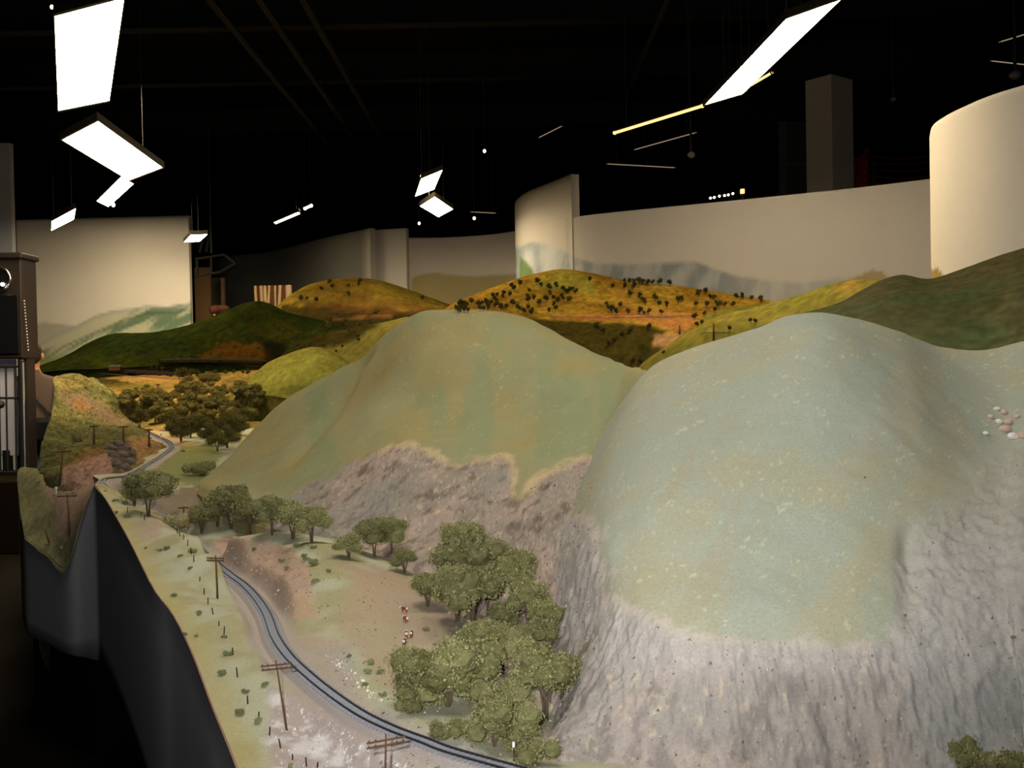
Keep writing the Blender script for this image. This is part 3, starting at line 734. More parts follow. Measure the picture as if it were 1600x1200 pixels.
# ================================================================== FASCIA
M_FASCIA = mat_plain('black_fascia_paint', lin(128, 128, 130), 0.8, bscale=25, var=0.10, spec=0.25)
M_LIP = mat_plain('fascia_lip', lin(150, 110, 96), 0.8)
def fascia():
    top = np.concatenate([cr(FEDGE, 60), np.array([at(p[0], p[1], p[2]) for p in LOBE[0][3:0:-1]]), cr(np.array([at(*LOBE[0][0]), at(*LOBE[1][0]), at(*LOBE[2][0])]), 6), [at(56, 742, 4.7)], [at(66, 690, 5.2)]])
    # denser along the notch
    a, b, c = top[:60], top[60:63], top[63:]
    mid = cr(np.concatenate([a[-1:], b, c[:1]]), 26)[1:-1]
    top = np.concatenate([a, mid, c])
    n = len(top); rows = []
    for z in np.linspace(0, 1, 8):
        r = top.copy(); r[:, 2] = (top[:, 2] + .002) * (1 - z) + 0.42 * z; rows.append(r)
    F_ = np.array(rows)
    t = np.gradient(top[:, :2], axis=0); nn = np.stack([t[:, 1], -t[:, 0]], 1); nn /= np.linalg.norm(nn, axis=1, keepdims=True) + 1e-9
    Bk = F_.copy(); Bk[..., :2] += nn * 0.012; Bk[0, :, 2] -= .03
    V = np.concatenate([F_.reshape(-1, 3), Bk.reshape(-1, 3)]); nf = 8 * n
    Fc = grid_faces(8, n); Fc += [tuple(i + nf for i in f) for f in Fc]
    for j in range(n - 1):
        for r in (0, 7): Fc.append((r * n + j, r * n + j + 1, nf + r * n + j + 1, nf + r * n + j))
    root = thing('fascia_board', 'long black curved fascia panel along the aisle below the grassy bank', 'panel', (0, 0, 0))
    me = mesh('panel', V, Fc, M_FASCIA, smooth=True); obj('panel', me, root)
    lip = MB().tube(a[::2], .0018, 5).obj('edge_strip', M_LIP, root, smooth=True)
    lip['label'] = 'thin reddish edge along the top of the black fascia'
    kick = F_[-1].copy(); kick[:, :2] += nn * 0.10
    V2 = np.concatenate([kick, kick * np.array([1, 1, 0])]); F2 = [(j, j + 1, n + j + 1, n + j) for j in range(n - 1)]
    obj('toe_kick', mesh('toe_kick', V2, F2, M_BLACK), root)
fascia()

BVH = BVHTree.FromPolygons([tuple(v) for v in np.concatenate(TV)], [f for F_ in TF for f in F_])
def hit(px, py):
    d = FW + (px - 800) / 1600 * RT + (600 - py) / 1600 * UP
    r = BVH.ray_cast(Vector(EYE), Vector(d).normalized())
    if r[0] is None: return None, 1
    P = np.array(r[0]); return P, float((P - EYE) @ FW)
def drop(x, y, z0=4):
    r = BVH.ray_cast(Vector((x, y, z0)), Vector((0, 0, -1)))
    return np.array(r[0]) if r[0] is not None else np.array([x, y, 0.9])
#@@PART2
# ================================================================== CEILING LIGHTS
M_DIFF = mat_emit('lit_diffuser', FIX_COL, FIX_E)
M_DIM = mat_emit('lit_strip', (1.0, 0.62, 0.22), 1.6)
M_DIM2 = mat_emit('faint_strip', (1.0, 0.70, 0.45), 0.28)  # faint emission for the thin ceiling bars
M_BULB = mat_emit('lit_bulb', (1.0, 0.8, 0.5), 6.0)
M_HOUS = mat_plain('fixture_housing', (0.03, 0.024, 0.012), 0.5, var=0.05)
M_ROD = mat_plain('hanger_rod', (0.06, 0.06, 0.055), 0.4, metal=0.6)

def fixture(label, quad, h, split=1, group='hanging fluorescent panels', depth=0.05, rods=(.12, .88), tiltD=None, edge=0.02, power=1.0, col=None):
    """panel whose lower face is the parallelogram p0-p1-p2(-p3) on the plane h above eye level"""
    if tiltD is None: P = [atz(x, y, h) for x, y in quad]
    else: P = [at(x, y, d) for (x, y), d in zip(quad, tiltD)]
    P[3] = P[0] + P[2] - P[1]
    c = sum(P) / 4
    a = P[1] - P[0]; b = P[2] - P[1]
    n = np.cross(a, b); n /= np.linalg.norm(n)
    if n[2] < 0: n = -n
    root = thing('ceiling_light', label, 'light', c, group)
    Q = [p - c for p in P]
    def lerp(s, t): return Q[0] * (1 - s) * (1 - t) + Q[1] * s * (1 - t) + Q[2] * s * t + Q[3] * (1 - s) * t
    hb = MB(); V = [q for q in Q] + [q + n * depth for q in Q]
    V += [lerp(edge, edge), lerp(1 - edge, edge), lerp(1 - edge, 1 - edge), lerp(edge, 1 - edge)]
    hb.add(V, [(4, 5, 6, 7), (0, 1, 5, 4), (1, 2, 6, 5), (2, 3, 7, 6), (3, 0, 4, 7), (0, 1, 9, 8), (1, 2, 10, 9), (2, 3, 11, 10), (3, 0, 8, 11)])
    hb.obj('housing', M_HOUS, root)
    la, lb = np.linalg.norm(a), np.linalg.norm(b)
    for k in range(split):
        e0 = edge + (1 - 2 * edge) * k / split + (.006 if k else 0); e1 = edge + (1 - 2 * edge) * (k + 1) / split - (.006 if k < split - 1 else 0)
        if lb >= la: vv = [lerp(edge, e0), lerp(1 - edge, e0), lerp(1 - edge, e1), lerp(edge, e1)]
        else: vv = [lerp(e0, edge), lerp(e1, edge), lerp(e1, 1 - edge), lerp(e0, 1 - edge)]
        vv = [v + n * .004 for v in vv]
        top = [v + n * .012 for v in vv]
        MB().add(vv + top, [(0, 1, 2, 3), (4, 5, 6, 7), (0, 1, 5, 4), (1, 2, 6, 5), (2, 3, 7, 6), (3, 0, 4, 7)]).obj('diffuser', M_DIFF if power == 1 else mat_emit('lit_diffuser_%d' % round(power * 100), col or FIX_COL, FIX_E * power), root)
    for s in rods:
        p = (lerp(.5, s) if lb >= la else lerp(s, .5)) + n * depth
        MB().tube([p, (p[0], p[1], RZ - .02 - c[2])], 0.003, 5).obj('hanger_rod', M_ROD, root)
    return root
fixture('largest bright fluorescent panel at upper left, split across its middle', [(83, 22), (197, -8), (172, 160), (92, 188)], 2.3, 2)
fixture('bright fluorescent panel lying askew just under the largest one', [(93, 218), (152, 187), (257, 263), (208, 287)], 1.6, 2, rods=(.95,), power=1.2)
fixture('short bright panel peeking out from below the askew panel', [(150, 315), (190, 275), (210, 287), (170, 309)], 2.2, power=1.6)
fixture('small bright panel in front of the top of the left painted backdrop', [(80, 346), (119, 325), (116, 343), (82, 364)], 1.6, power=1.6)
fixture('tiny bright panel at the right top corner of the left backdrop', [(298, 367), (325, 366), (312, 378), (299, 381)], 1.7, power=1.6)
fixture('upper one of the two small bright panels in the middle of the room', [(648, 308), (658, 279), (692, 265), (680, 298)], 2.0, power=2.0)
fixture('lower diamond shaped bright panel in the middle of the room', [(655, 322), (679, 307), (709, 327), (687, 340)], 1.8, power=2.2)
fixture('thin bright panel seen almost edge on, left of the middle pair', [(427, 348), (467, 331), (470, 334), (430, 348)], None, tiltD=(14.6, 13.6, 13.8, 14.8), depth=.05)
fixture('long bright fluorescent panel slanting in from the upper right edge', [(1098, 167), (1230, 27), (1320, -5), (1166, 139)], 2.2, 2, power=1.2)

def over(label, x, y, pw):  # unseen panels added above the frame to brighten the foreground
    q = [np.array([x - .3, y - .6]), np.array([x + .3, y - .6]), np.array([x + .3, y + .6]), np.array([x - .3, y + .6])]
    P = [np.array([a, b, EYE[2] + 2.5]) for a, b in q]
    pr = [float(proj(p[None])[i][0]) for p in P for i in (0, 1, 2)]
    return fixture(label, [(pr[3 * k], pr[3 * k + 1]) for k in range(4)], None, 2, tiltD=[pr[3 * k + 2] for k in range(4)], power=pw, col=(1.0, .92, .78))
over('unseen fill panel added over the near bank left of the picture centre', -.7, 2.3, .55)
over('unseen fill panel added over the near hills above the picture', .8, 3.3, .5)

def bar(label, p0, p1, D0, D1, rad, mat, rods=True, name='strip_light', cat='light', group='thin strip lights'):
    A, B = at(*p0, D0), at(*p1, D1); c = (A + B) / 2
    root = thing(name, label, cat, c, group)
    MB().tube([A - c, B - c], rad, 8).obj('tube', mat, root, smooth=True)
    d = (B - A) / np.linalg.norm(B - A)
    MB().tube([A - c + [0, 0, rad * 1.3], B - c + [0, 0, rad * 1.3]], rad * 1.05, 6).obj('housing', M_HOUS, root)
    for e in (A + d * .01, B - d * .01):
        MB().ball(e - c, rad * 1.3).obj('end_cap', mat if rad > .012 else M_HOUS, root, smooth=True)
    if rods:
        for s in (.15, .85):
            p = A + (B - A) * s - c
            MB().tube([p, (p[0], p[1], RZ - .02 - c[2])], .005, 5).obj('hanger_rod', M_ROD, root)
    return root
bar('long golden strip light left of the slanting upper right panel', (959, 208), (1099, 165), 9.4, 8.9, .014, M_DIM)
bar('golden strip light along the lower end of the slanting right panel', (1126, 156), (1166, 141), 8.6, 8.4, .010, M_DIM)
bar('short golden strip light right of the slanting panel tip', (1165, 138), (1207, 113), 8.3, 8.0, .010, M_DIM)
bar('thin faintly glowing bar under the long golden strip', (991, 234), (1088, 207), 12.5, 12.0, .006, M_DIM2)
bar('faintly glowing level bar above the low backdrop wall', (948, 256), (1055, 262), 13.5, 13.5, .006, M_DIM2)
bar('faintly glowing bar high over the tall backdrop fin', (842, 215), (878, 197), 14, 13.5, .006, M_DIM2)
bar('short faintly glowing bar at the right frame edge, upper one', (1561, 66), (1620, 48), 10, 9.8, .006, M_DIM2)
bar('short faintly glowing bar at the right frame edge, lower one', (1548, 95), (1620, 103), 10.5, 10.3, .006, M_DIM2)
bar('short strip light right of the thin edge-on panel', (476, 326), (487, 321), 14, 13.9, .018, M_BULB)
bar('tiny pale strip light below the lower diamond panel', (735, 331), (775, 333), 15, 15, .006, M_DIM2)

def spot(label, px, py, D, r=.03):
    c = at(px, py, D); root = thing('spot_lamp', label, 'light', c, 'small bare spot lamps')
    MB().ball((0, 0, 0), (r * .8, r * .8, r)).obj('bulb', M_BULB, root, smooth=True)
    MB().tube([(0, 0, r * .8), (0, 0, r * 2.6)], [r * .55, r * .7], 8).obj('socket', M_HOUS, root, smooth=True)
    MB().tube([(0, 0, r * 2.6), (0, 0, RZ - .02 - c[2])], .006, 5).obj('hanger_rod', M_ROD, root)
spot('small lit bulb above the left painted backdrop', 177, 320, 13)
spot('tiny lit bulb hanging alone right of the upper middle panel', 757, 236, 12, .022)
spot('tiny lit bulb under the lower diamond panel', 655, 349, 14, .022)
spot('tiny lit bulb right of the lower diamond panel', 741, 341, 14.5, .025)
spot('lit bulb at the top left corner of the largest panel', 81, 11, 8.2, .018)
spot('tiny lit bulb at the left corner of the upper middle panel', 659, 275, 10.8, .02)
spot('lit bulb beside the bend of the slanting right panel', 1229, 26, 6.6, .022)

M_DOME = mat_plain('grey_dome', (0.22, 0.21, 0.19), 0.4)
for label, px, py, D, r in (('small round grey ceiling dome above the low backdrop wall', 1080, 242, 10, .04), ('dim round ceiling dome at the right frame edge', 1586, 117, 9, .05), ('flat dim ceiling dome right of the square column', 1396, 155, 11, .035)):
    c = at(px, py, D); root = thing('ceiling_dome', label, 'dome', c)
    MB().ball((0, 0, 0), (r, r, r * .8), nu=16, nv=10).obj('dome', M_DOME, root, smooth=True)
    MB().tube([(0, 0, r * .5), (0, 0, RZ - .02 - c[2])], [r * .3, .01], 6).obj('stem', M_ROD, root)

# string of small bulbs behind the low backdrop
c = at(1140, 305, 13); root = thing('string_of_bulbs', 'row of tiny golden bulbs over the top of the low backdrop wall', 'lights', c)
pts = [at(x, y, 13) - c for x, y in ((1100, 311), (1110, 308), (1116, 307), (1124, 305), (1132, 304), (1138, 303), (1145, 301), (1160, 300))]
MB().tube(pts, .006, 5).obj('wire', M_ROD, root)
for p in pts[1:7]: MB().ball(p - [0, 0, .012], .016).obj('bulb', M_BULB, root, smooth=True)
MB().box(pts[-1] - [.015, .02, 1.6], pts[-1] + [.015, .02, .02]).obj('post', M_HOUS, root)
MB().box(at(1158, 302, 12.95) - c, at(1162, 296, 13.0) - c).obj('lamp', M_DIM, root)
MB().tube([pts[0], (pts[0][0] - .5, pts[0][1], pts[0][2] - .2), (pts[0][0] - .5, pts[0][1], -c[2])], .012, 6).obj('post', M_HOUS, root)

# ------------------------------------------------------------------ column, panel, red rail
M_COLUMN = mat_plain('column_paint', lin(228, 206, 172), 0.9, var=0.05)
M_RED = mat_plain('red_paint', lin(120, 26, 18), 0.5)
A = at(1270, 300, 12.1)
cw = .30
b = MB(); x0 = A[0]
cx, cy = at(1306, 300, 12.1)[:2]
rot = math.radians(38)
def rect_prism(cx, cy, w_, d_, a, z0, z1):
    V = []
    for z in (z0, z1):
        for sx, sy in ((-1, -1), (1, -1), (1, 1), (-1, 1)):
            X, Y = sx * w_ / 2, sy * d_ / 2
            V.append((cx + X * math.cos(a) - Y * math.sin(a), cy + X * math.sin(a) + Y * math.cos(a), z))
    return V, [(0, 3, 2, 1), (4, 5, 6, 7), (0, 1, 5, 4), (1, 2, 6, 5), (2, 3, 7, 6), (3, 0, 4, 7)]
V, F_ = rect_prism(cx, cy + .2, .43, .36, rot, 0, 4.82)
o = MB().add(V, F_).obj('square_column', M_COLUMN); setp(o, 'tall grey-brown square column standing behind the low backdrop wall', 'column')
b = MB(); b.box((at(1100, 150, 12.4)[0], 12.3, 4.82), (at(1420, 150, 12.4)[0], 12.8, 5.28)); o = b.obj('ceiling_beam', M_BEAM); o['kind'] = 'structure'
M_STEEL = mat_plain('grey_post', lin(70, 72, 74), 0.6)
px0 = at(1215, 300, 13)[0]
c0 = at(1222, 300, 13); root = thing('glazed_partition', 'dim glazed partition with a grey mullion left of the square column', 'partition', (c0[0], c0[1], 0))
MB().box((-.04, -.04, 0), (.05, .04, 4.5)).obj('mullion', M_STEEL, root)
MB().box((.05, -.01, 2.2), (.62, .01, 4.5)).obj('pane', mat_plain('dim_glass', (.05, .05, .042), .2, spec=.5), root)
for z in (3.35, 3.95): MB().box((.05, -.03, z), (.62, -.01, z + .025)).obj('rail', M_STEEL, root)
c0 = at(1347, 300, 11.5)
root = thing('red_railing', 'dark red railing with thin rails right of the square column', 'railing', (c0[0], c0[1], 0))
z1 = at(1347, 236, 11.5)[2]
pc = [(0.0 + .02 * math.sin(k), 0, z1 - .5 + k * .08 - .6) for k in range(14)]
MB().tube([(0, 0, 0), (0, 0, z1 - .08), (.03, 0, z1), (.06, 0, z1 - .03)], .075, 10).obj('post', M_RED, root, smooth=True)
for k in range(7):
    z = z1 - .12 - k * .09
    V = [(.085 * math.cos(t), .085 * math.sin(t), z) for t in np.linspace(0, 2 * math.pi, 13)]
    MB().tube(V, .012, 5, cap=False).obj('ring', M_RED, root, smooth=True)
for k, y in enumerate((241, 250, 261, 272, 283)):
    A_, B_ = at(1360, y + 3, 11.5), at(1475, y, 11.0)
    mid = (A_ + B_) / 2 + [0, .1, -.02]
    MB().tube([p - np.array([c0[0], c0[1], 0]) for p in cr(np.array([A_, mid, B_]), 8)], .007, 5).obj('rail', M_RED, root)
MB().tube([(.95, .1, 0), (.95, .1, z1 - .05)], .02, 6).obj('post', M_RED, root)
MB().ball((at(1366, 256, 11.4) - np.array([c0[0], c0[1], 0])), .05).obj('junction_box', M_HOUS, root)
MB().box((at(1364, 256, 11.4) - np.array([c0[0], c0[1], 0])) - [.01, .01, 2.7], (at(1366, 256, 11.4) - np.array([c0[0], c0[1], 0])) + [.01, .01, 0]).obj('post', M_HOUS, root)

# ------------------------------------------------------------------ far left walls, opening, birch panel
M_TANW = mat_plain('tan_wall', lin(178, 140, 96), 0.9, bscale=3, var=.06)
M_OLIVE = mat_plain('olive_wall', lin(96, 88, 60), 0.9, bscale=3, var=.15)
M_GREYW = mat_plain('grey_wall', lin(232, 234, 246), 0.9, bscale=3, var=.05)
def slab(name, label, cat, x0p, x1p, D, ytop, ybot, mat, thick=.1, zb=None):
    a, b_ = at(x0p, ytop, D), at(x1p, ybot, D)
    o = MB().bevbox((a[0], a[1], (b_[2] if zb is None else zb)), (b_[0], a[1] + thick, a[2]), .008).obj(name, mat)
    return setp(o, label, cat)
slab('wall_panel', 'narrow tan wall panel right of the left backdrop edge', 'wall panel', 303, 329, 16.0, 418, 520, M_TANW, zb=0)
slab('wall_panel', 'narrow olive wall panel behind the person in the red cap', 'wall panel', 329, 344, 16.4, 434, 520, M_OLIVE, zb=0)
slab('wall_panel', 'slim pale wall edge left of the dark opening', 'wall panel', 344, 351, 16.2, 434, 520, M_TANW, zb=0)
slab('wall_panel', 'plain grey wall panel at the left frame edge above the dark cabinet', 'wall panel', -80, 23, 14.0, 225, 600, M_GREYW, zb=0)
b0 = at(398, 447, 15.2); b1 = at(457, 490, 15.2); c = np.array([(b0[0] + b1[0]) / 2, b0[1], 0])
root = thing('birch_panel', 'brown panel with pale birch trunks left of the golden hill', 'panel', c)
MB().box((b0[0] - c[0], 0, 0), (b1[0] - c[0], .05, b0[2])).obj('back_board', mat_plain('brown_board', lin(118, 78, 44), .9, bscale=5, var=.4), root)
M_BIRCH = mat_plain('birch_bark', lin(210, 180, 140), .9, bscale=30, var=.2)
def bx(p): return at(p, 470, 15.2)[0] - c[0]
for xa, xb, r in ((400, 402, .022), (409, 411, .026), (415, 417, .028), (422, 417, .02), (431, 431, .016), (439, 434, .026), (452, 454, .05)):
    MB().tube([(bx(xb), -.03, b0[2] - .9), (bx((xa + xb) / 2), -.035, b0[2] - .35), (bx(xa), -.03, b0[2])], [r * 1.2, r, r * .9], 7).obj('trunk', M_BIRCH, root, smooth=True)
# dark truss under the far small light
root = thing('lighting_frame', 'dark lighting frame hanging by the corner of the left backdrop', 'frame', at(330, 395, 14))
cc = at(330, 395, 14)
for (a_, b_) in (((305, 405), (350, 398)), ((305, 432), (345, 425)), ((308, 402), (308, 432)), ((330, 400), (330, 428)), ((350, 398), (368, 412)), ((345, 425), (368, 412)), ((318, 372), (312, 395)), ((326, 370), (322, 394))):
    MB().tube([at(*a_, 14) - cc, at(*b_, 14) - cc], .018, 6).obj('bar', M_BEAM, root)
MB().tube([(0, 0, 0), (0, 0, RZ - .02 - cc[2])], .012, 6).obj('hanger_rod', M_ROD, root)

# ------------------------------------------------------------------ cabinet and gate at the left edge
M_WOODD = mat_plain('dark_stained_wood', lin(40, 32, 29), .6, bscale=14, var=.25)
M_SCREEN = mat_plain('black_screen', (.006, .006, .008), .25, spec=.5)
M_CHROME = mat_plain('chrome', (.6, .6, .6), .25, metal=1.0)
M_GATE = mat_plain('black_iron', (.012, .012, .012), .5)
M_SHADE = mat_plain('pale_blind', lin(205, 205, 222), .9, bscale=20, var=.05)
DG = 9.0
def gl(px, py, D=DG): return at(px, py, D)
a_ = gl(-60, 400); b_ = gl(35, 560); c = np.array([(a_[0] + b_[0]) / 2, a_[1], 0])
root = thing('display_cabinet', 'dark wooden cabinet with round dial and black screen above the barred gate', 'cabinet', c)
L = lambda px, py, D=DG: gl(px, py, D) - c
p0, p1 = L(-60, 400), L(35, 560)
MB().bevbox((p0[0], 0, p1[2]), (p1[0], .3, p0[2]), .012).obj('case', M_WOODD, root)
MB().bevbox((p0[0] - .02, -.03, p0[2] - .03), (p1[0] + .02, .32, p0[2] + .02), .01).obj('cornice', M_WOODD, root)
s0, s1 = L(-52, 462), L(31, 553)
MB().bevbox((s0[0], -.02, s1[2]), (s1[0], .01, s0[2]), .008).obj('screen', M_SCREEN, root)
ctr = L(-1, 437)
dial = MB().tube([(ctr[0], -.02, ctr[2]), (ctr[0], .02, ctr[2])], .10, 24).obj('dial', M_SCREEN, root)
rim = [(ctr[0] + .105 * math.cos(t), -.02, ctr[2] + .105 * math.sin(t)) for t in np.linspace(0, 2 * math.pi, 25)]
MB().tube(rim, .014, 6, cap=False).obj('dial_rim', M_CHROME, root, smooth=True)
MB().ball((ctr[0] + .045, -.04, ctr[2] - .045), .018).obj('dial_lamp', mat_emit('white_pilot', (1, 1, 1), 3), root, smooth=True)
r0 = L(35, 470)
mt = mat_plain('bead_white', (.8, .75, .7), .3)
for k in range(17):
    q = L(38 + k * .4, 470 + k * 4.8, 8.95)
    MB().ball((q[0], q[1], q[2]), .0062, nu=6, nv=4).obj('bead', mt, root)
MB().tube([L(37, 466, 8.98), L(45, 552, 8.98)], .005, 6).obj('bead_cord', M_WOODD, root)
for x in (p0[0] + .05, p1[0] - .05): MB().box((x - .04, .08, .6), (x + .04, .24, p1[2] + .02)).obj('leg', M_WOODD, root)
wk = MB().bevbox((-8.2, 8.4, 0), (gl(40, 738, 8.5)[0], 9.45, .6), .01).obj('raised_walkway', mat_plain('brown_carpet', lin(26, 21, 15), .95, bscale=40, var=.3, spec=.02)); setp(wk, 'low dark brown carpeted step under the barred gate', 'step')
c = np.array([gl(0, 600, 8.88)[0], gl(0, 600, 8.88)[1], 0]); root = thing('barred_gate', 'black barred gate below the dark cabinet at the left frame edge', 'gate', c)
G_ = lambda px, py: gl(px, py, 8.88) - c
for px in (-30, -16, -2, 9, 23): 
    t_, bt = G_(px, 572), G_(px + 3, 738)
    MB().tube([t_, bt], .008, 6).obj('bar', M_GATE, root)
for py in (573, 622, 738): MB().tube([G_(-40, py), G_(34, py)], .011, 6).obj('rail', M_GATE, root)
q0, q1 = G_(30, 562), G_(36, 745)
MB().bevbox((q0[0], -.03, .6), (q1[0] + .02, .03, q0[2]), .006).obj('post', M_GATE, root)
q0 = G_(36, 566); MB().tube([q0, G_(39, 735)], .012, 6).obj('edge_rod', M_CHROME, root)
MB().box((G_(-45, 0)[0], -.03, .6), (G_(-40, 0)[0], .03, G_(0, 565)[2])).obj('post', M_GATE, root)
MB().ball(G_(1, 632), .035).obj('latch', M_GATE, root)
a_ = gl(-60, 563, 9.15); b_ = gl(27, 712, 9.15)
o = MB().bevbox((a_[0], a_[1], b_[2]), (b_[0], a_[1] + .03, a_[2]), .006).obj('pale_screen', M_SHADE); setp(o, 'pale grey screen board standing behind the barred gate', 'screen')
for x in (a_[0] + .1, b_[0] - .1): MB().box((x - .03, a_[1] - .02, .6), (x + .03, a_[1] + .05, b_[2] + .05)).obj('leg', M_GATE, o)

# ================================================================== TRACKS
M_RAIL = mat_plain('dark_rail', (0.022, 0.022, 0.026), .5, var=.1)
M_TIE = mat_plain('weathered_tie', lin(138, 140, 146), .9, bscale=200, var=.25)
M_BED = mat_plain('track_ballast', lin(172, 162, 156), .95, bump=.6, bscale=500, var=.3)
def ribbon(path, offs, name, mat, parent):
    """sweep a cross-section [(lateral, height)] along the path"""
    t = np.gradient(path, axis=0); t[:, 2] = 0; t /= np.linalg.norm(t, axis=1, keepdims=True)
    n = np.stack([-t[:, 1], t[:, 0], 0 * t[:, 0]], 1); k = len(offs); V = []
    for p, nn in zip(path, n):
        for o_, h_ in offs: V.append(p + nn * o_ + [0, 0, h_])
    F_ = []
    for i in range(len(path) - 1):
        for j in range(k):
            j2 = (j + 1) % k; F_.append((i * k + j, i * k + j2, i * k + k + j2, i * k + k + j))
    F_.append(tuple(range(k))); F_.append(tuple(range((len(path) - 1) * k, len(path) * k)))
    return mobj(name, V, F_, mat, parent)
def railway(label, path, ntie, bed=True, gauge=.0165, tie_cap=290):
    c = path[len(path) // 2].copy(); path = path - c
    root = thing('railway_track', label, 'track', c)
    if bed: ribbon(path, [(-.032, -.012), (-.018, .004), (.018, .004), (.032, -.012)], 'roadbed', M_BED, root)
    for s in (-1, 1):
        ribbon(path, [(s * gauge / 2 - .0011, .0065), (s * gauge / 2 - .0008, .0095), (s * gauge / 2 + .0008, .0095), (s * gauge / 2 + .0011, .0065)], 'rail', M_RAIL, root)
    L_ = np.concatenate([[0], np.cumsum(np.linalg.norm(np.diff(path, axis=0), axis=1))])
    tm = MB().box((-.0155, -.0016, .0035), (.0155, .0016, .0068)).mesh('tie', M_TIE)
    for k in range(min(ntie, tie_cap)):
        s = (k + .5) * L_[-1] / ntie
        p = np.array([np.interp(s, L_, path[:, i]) for i in range(3)]); q = np.array([np.interp(min(s + .01, L_[-1]), L_, path[:, i]) for i in range(3)]); q0 = np.array([np.interp(max(s - .01, 0), L_, path[:, i]) for i in range(3)])
        o = obj('tie', tm, root, p); d = q - q0; o.rotation_euler = (0, 0, math.atan2(d[1], d[0]) - math.pi / 2)
    return root
def arc(path, n):
    P = cr(np.array(path), 2000); L_ = np.concatenate([[0], np.cumsum(np.linalg.norm(np.diff(P, axis=0), axis=1))])
    return np.stack([np.interp(np.linspace(0, L_[-1], n), L_, P[:, i]) for i in range(3)], 1)
railway('near curving track with dark rails sweeping under the three nearest telegraph poles', arc(TR, 240), 280)
railway('far stretch of track bending round the small green knoll beyond the bank', arc(TR2, 160), 260)
def far_track(label, pix):
    P = []
    for x, y in pix:
        h_, D = hit(x, y)
        if h_ is not None: P.append(h_ + [0, 0, .006])
    if len(P) > 2: railway(label, arc(P, 60), 60, bed=False)
far_track('thin far track crossing the tan bank above the notch between the hills', [(1040, 519), (1070, 521), (1100, 523), (1135, 523)])
far_track('far track crossing the valley floor past the dark freight cars', [(112, 580), (160, 585), (215, 590), (270, 594), (320, 596)])
far_track('far curved siding below the dark pond in the valley', [(205, 632), (240, 622), (290, 612), (335, 602)])
far_track('thin track along the golden hill over the dark slope', [(860, 497), (900, 498), (960, 499), (1020, 497), (1080, 496)])

# ================================================================== POLES AND FENCE
M_POLE = mat_plain('weathered_pole', lin(92, 66, 44), .9, bscale=90, var=.3)
M_FPOST = mat_plain('dark_fence_post', lin(48, 38, 30), .9, bscale=120, var=.3)
def pole(label, bx_, by_, tx, ty, arms=2, ang=.35, D=None, rad=None, lean=True, P=None):
    if P is None: P, D = hit(bx_, by_)
    T = at(tx, ty, D); H = np.linalg.norm(T - P); r = rad or max(.0014, D * .0009)
    root = thing('telegraph_pole', label, 'pole', P, 'telegraph poles along the line')
    d = T - P
    MB().tube([-d * .03, d * .5, d], [r * 1.25, r * 1.05, r * .8], 7).obj('mast', M_POLE, root, smooth=True)
    for k in range(arms):
        f = .97 - .055 * k - .03; L_ = .024; u_ = np.array([math.cos(ang), math.sin(ang), 0])
        cpt = d * f - np.array([-math.sin(ang), math.cos(ang), 0]) * r
        A_, B_ = cpt - u_ * L_ * (H / .11), cpt + u_ * L_ * (H / .11)
        arm = MB(); w_ = max(.0013, r * .75)
        arm.tube([A_, B_], w_, 4).obj('crossarm', M_POLE, root)
        for q in (-.9, -.55, .55, .9):
            p_ = cpt + u_ * L_ * (H / .11) * q
            MB().tube([p_, p_ + [0, 0, .0028]], w_ * .6, 5).obj('insulator', M_FPOST, root)
    return root
pole('telegraph pole on the green bank nearest the cut where the track disappears', 340, 935, 337, 868, ang=-.25)
pole('tall telegraph pole on the gravel bank beside the middle of the near track', 448, 1141, 431, 1032, ang=.3)
Pb = atz(601, 1290, -.548)
pole('telegraph pole at the bottom edge standing in front of the near rails', 0, 0, 603, 1147, ang=.45, P=Pb, D=float((Pb - EYE) @ FW))
for lab, a1, b1, a2, b2 in (('telegraph pole with its foot at the pink slope edge above the black notch', 109, 836, 105, 771), ('leaning telegraph pole against the pink cutting', 93, 758, 99, 702), ('far telegraph pole on the green rise left of the dark rocks', 147, 694, 147, 664),
                            ('far telegraph pole standing just above the dark rocks', 193, 697, 193, 665), ('far telegraph pole inside the bend of the far track', 233, 697, 233, 670), ('very distant telegraph pole beside the pond', 213, 621, 213, 605), ('very distant telegraph pole by the valley siding', 247, 614, 247, 600), ('short post low on the grassy slope by the notch', 78, 851, 71, 828), ('telegraph pole behind the pale bush past the bank crest', 287, 828, 287, 791), ('far pole on the tan bank above the notch between hills', 1115, 532, 1115, 505), ('far pole at the left end of the tan bank', 1062, 522, 1062, 508)):
    if hit(a1, b1)[0] is not None: pole(lab, a1, b1, a2, b2, arms=1 if ('short' not in lab and 'tan bank' not in lab) else 0, ang=.2)

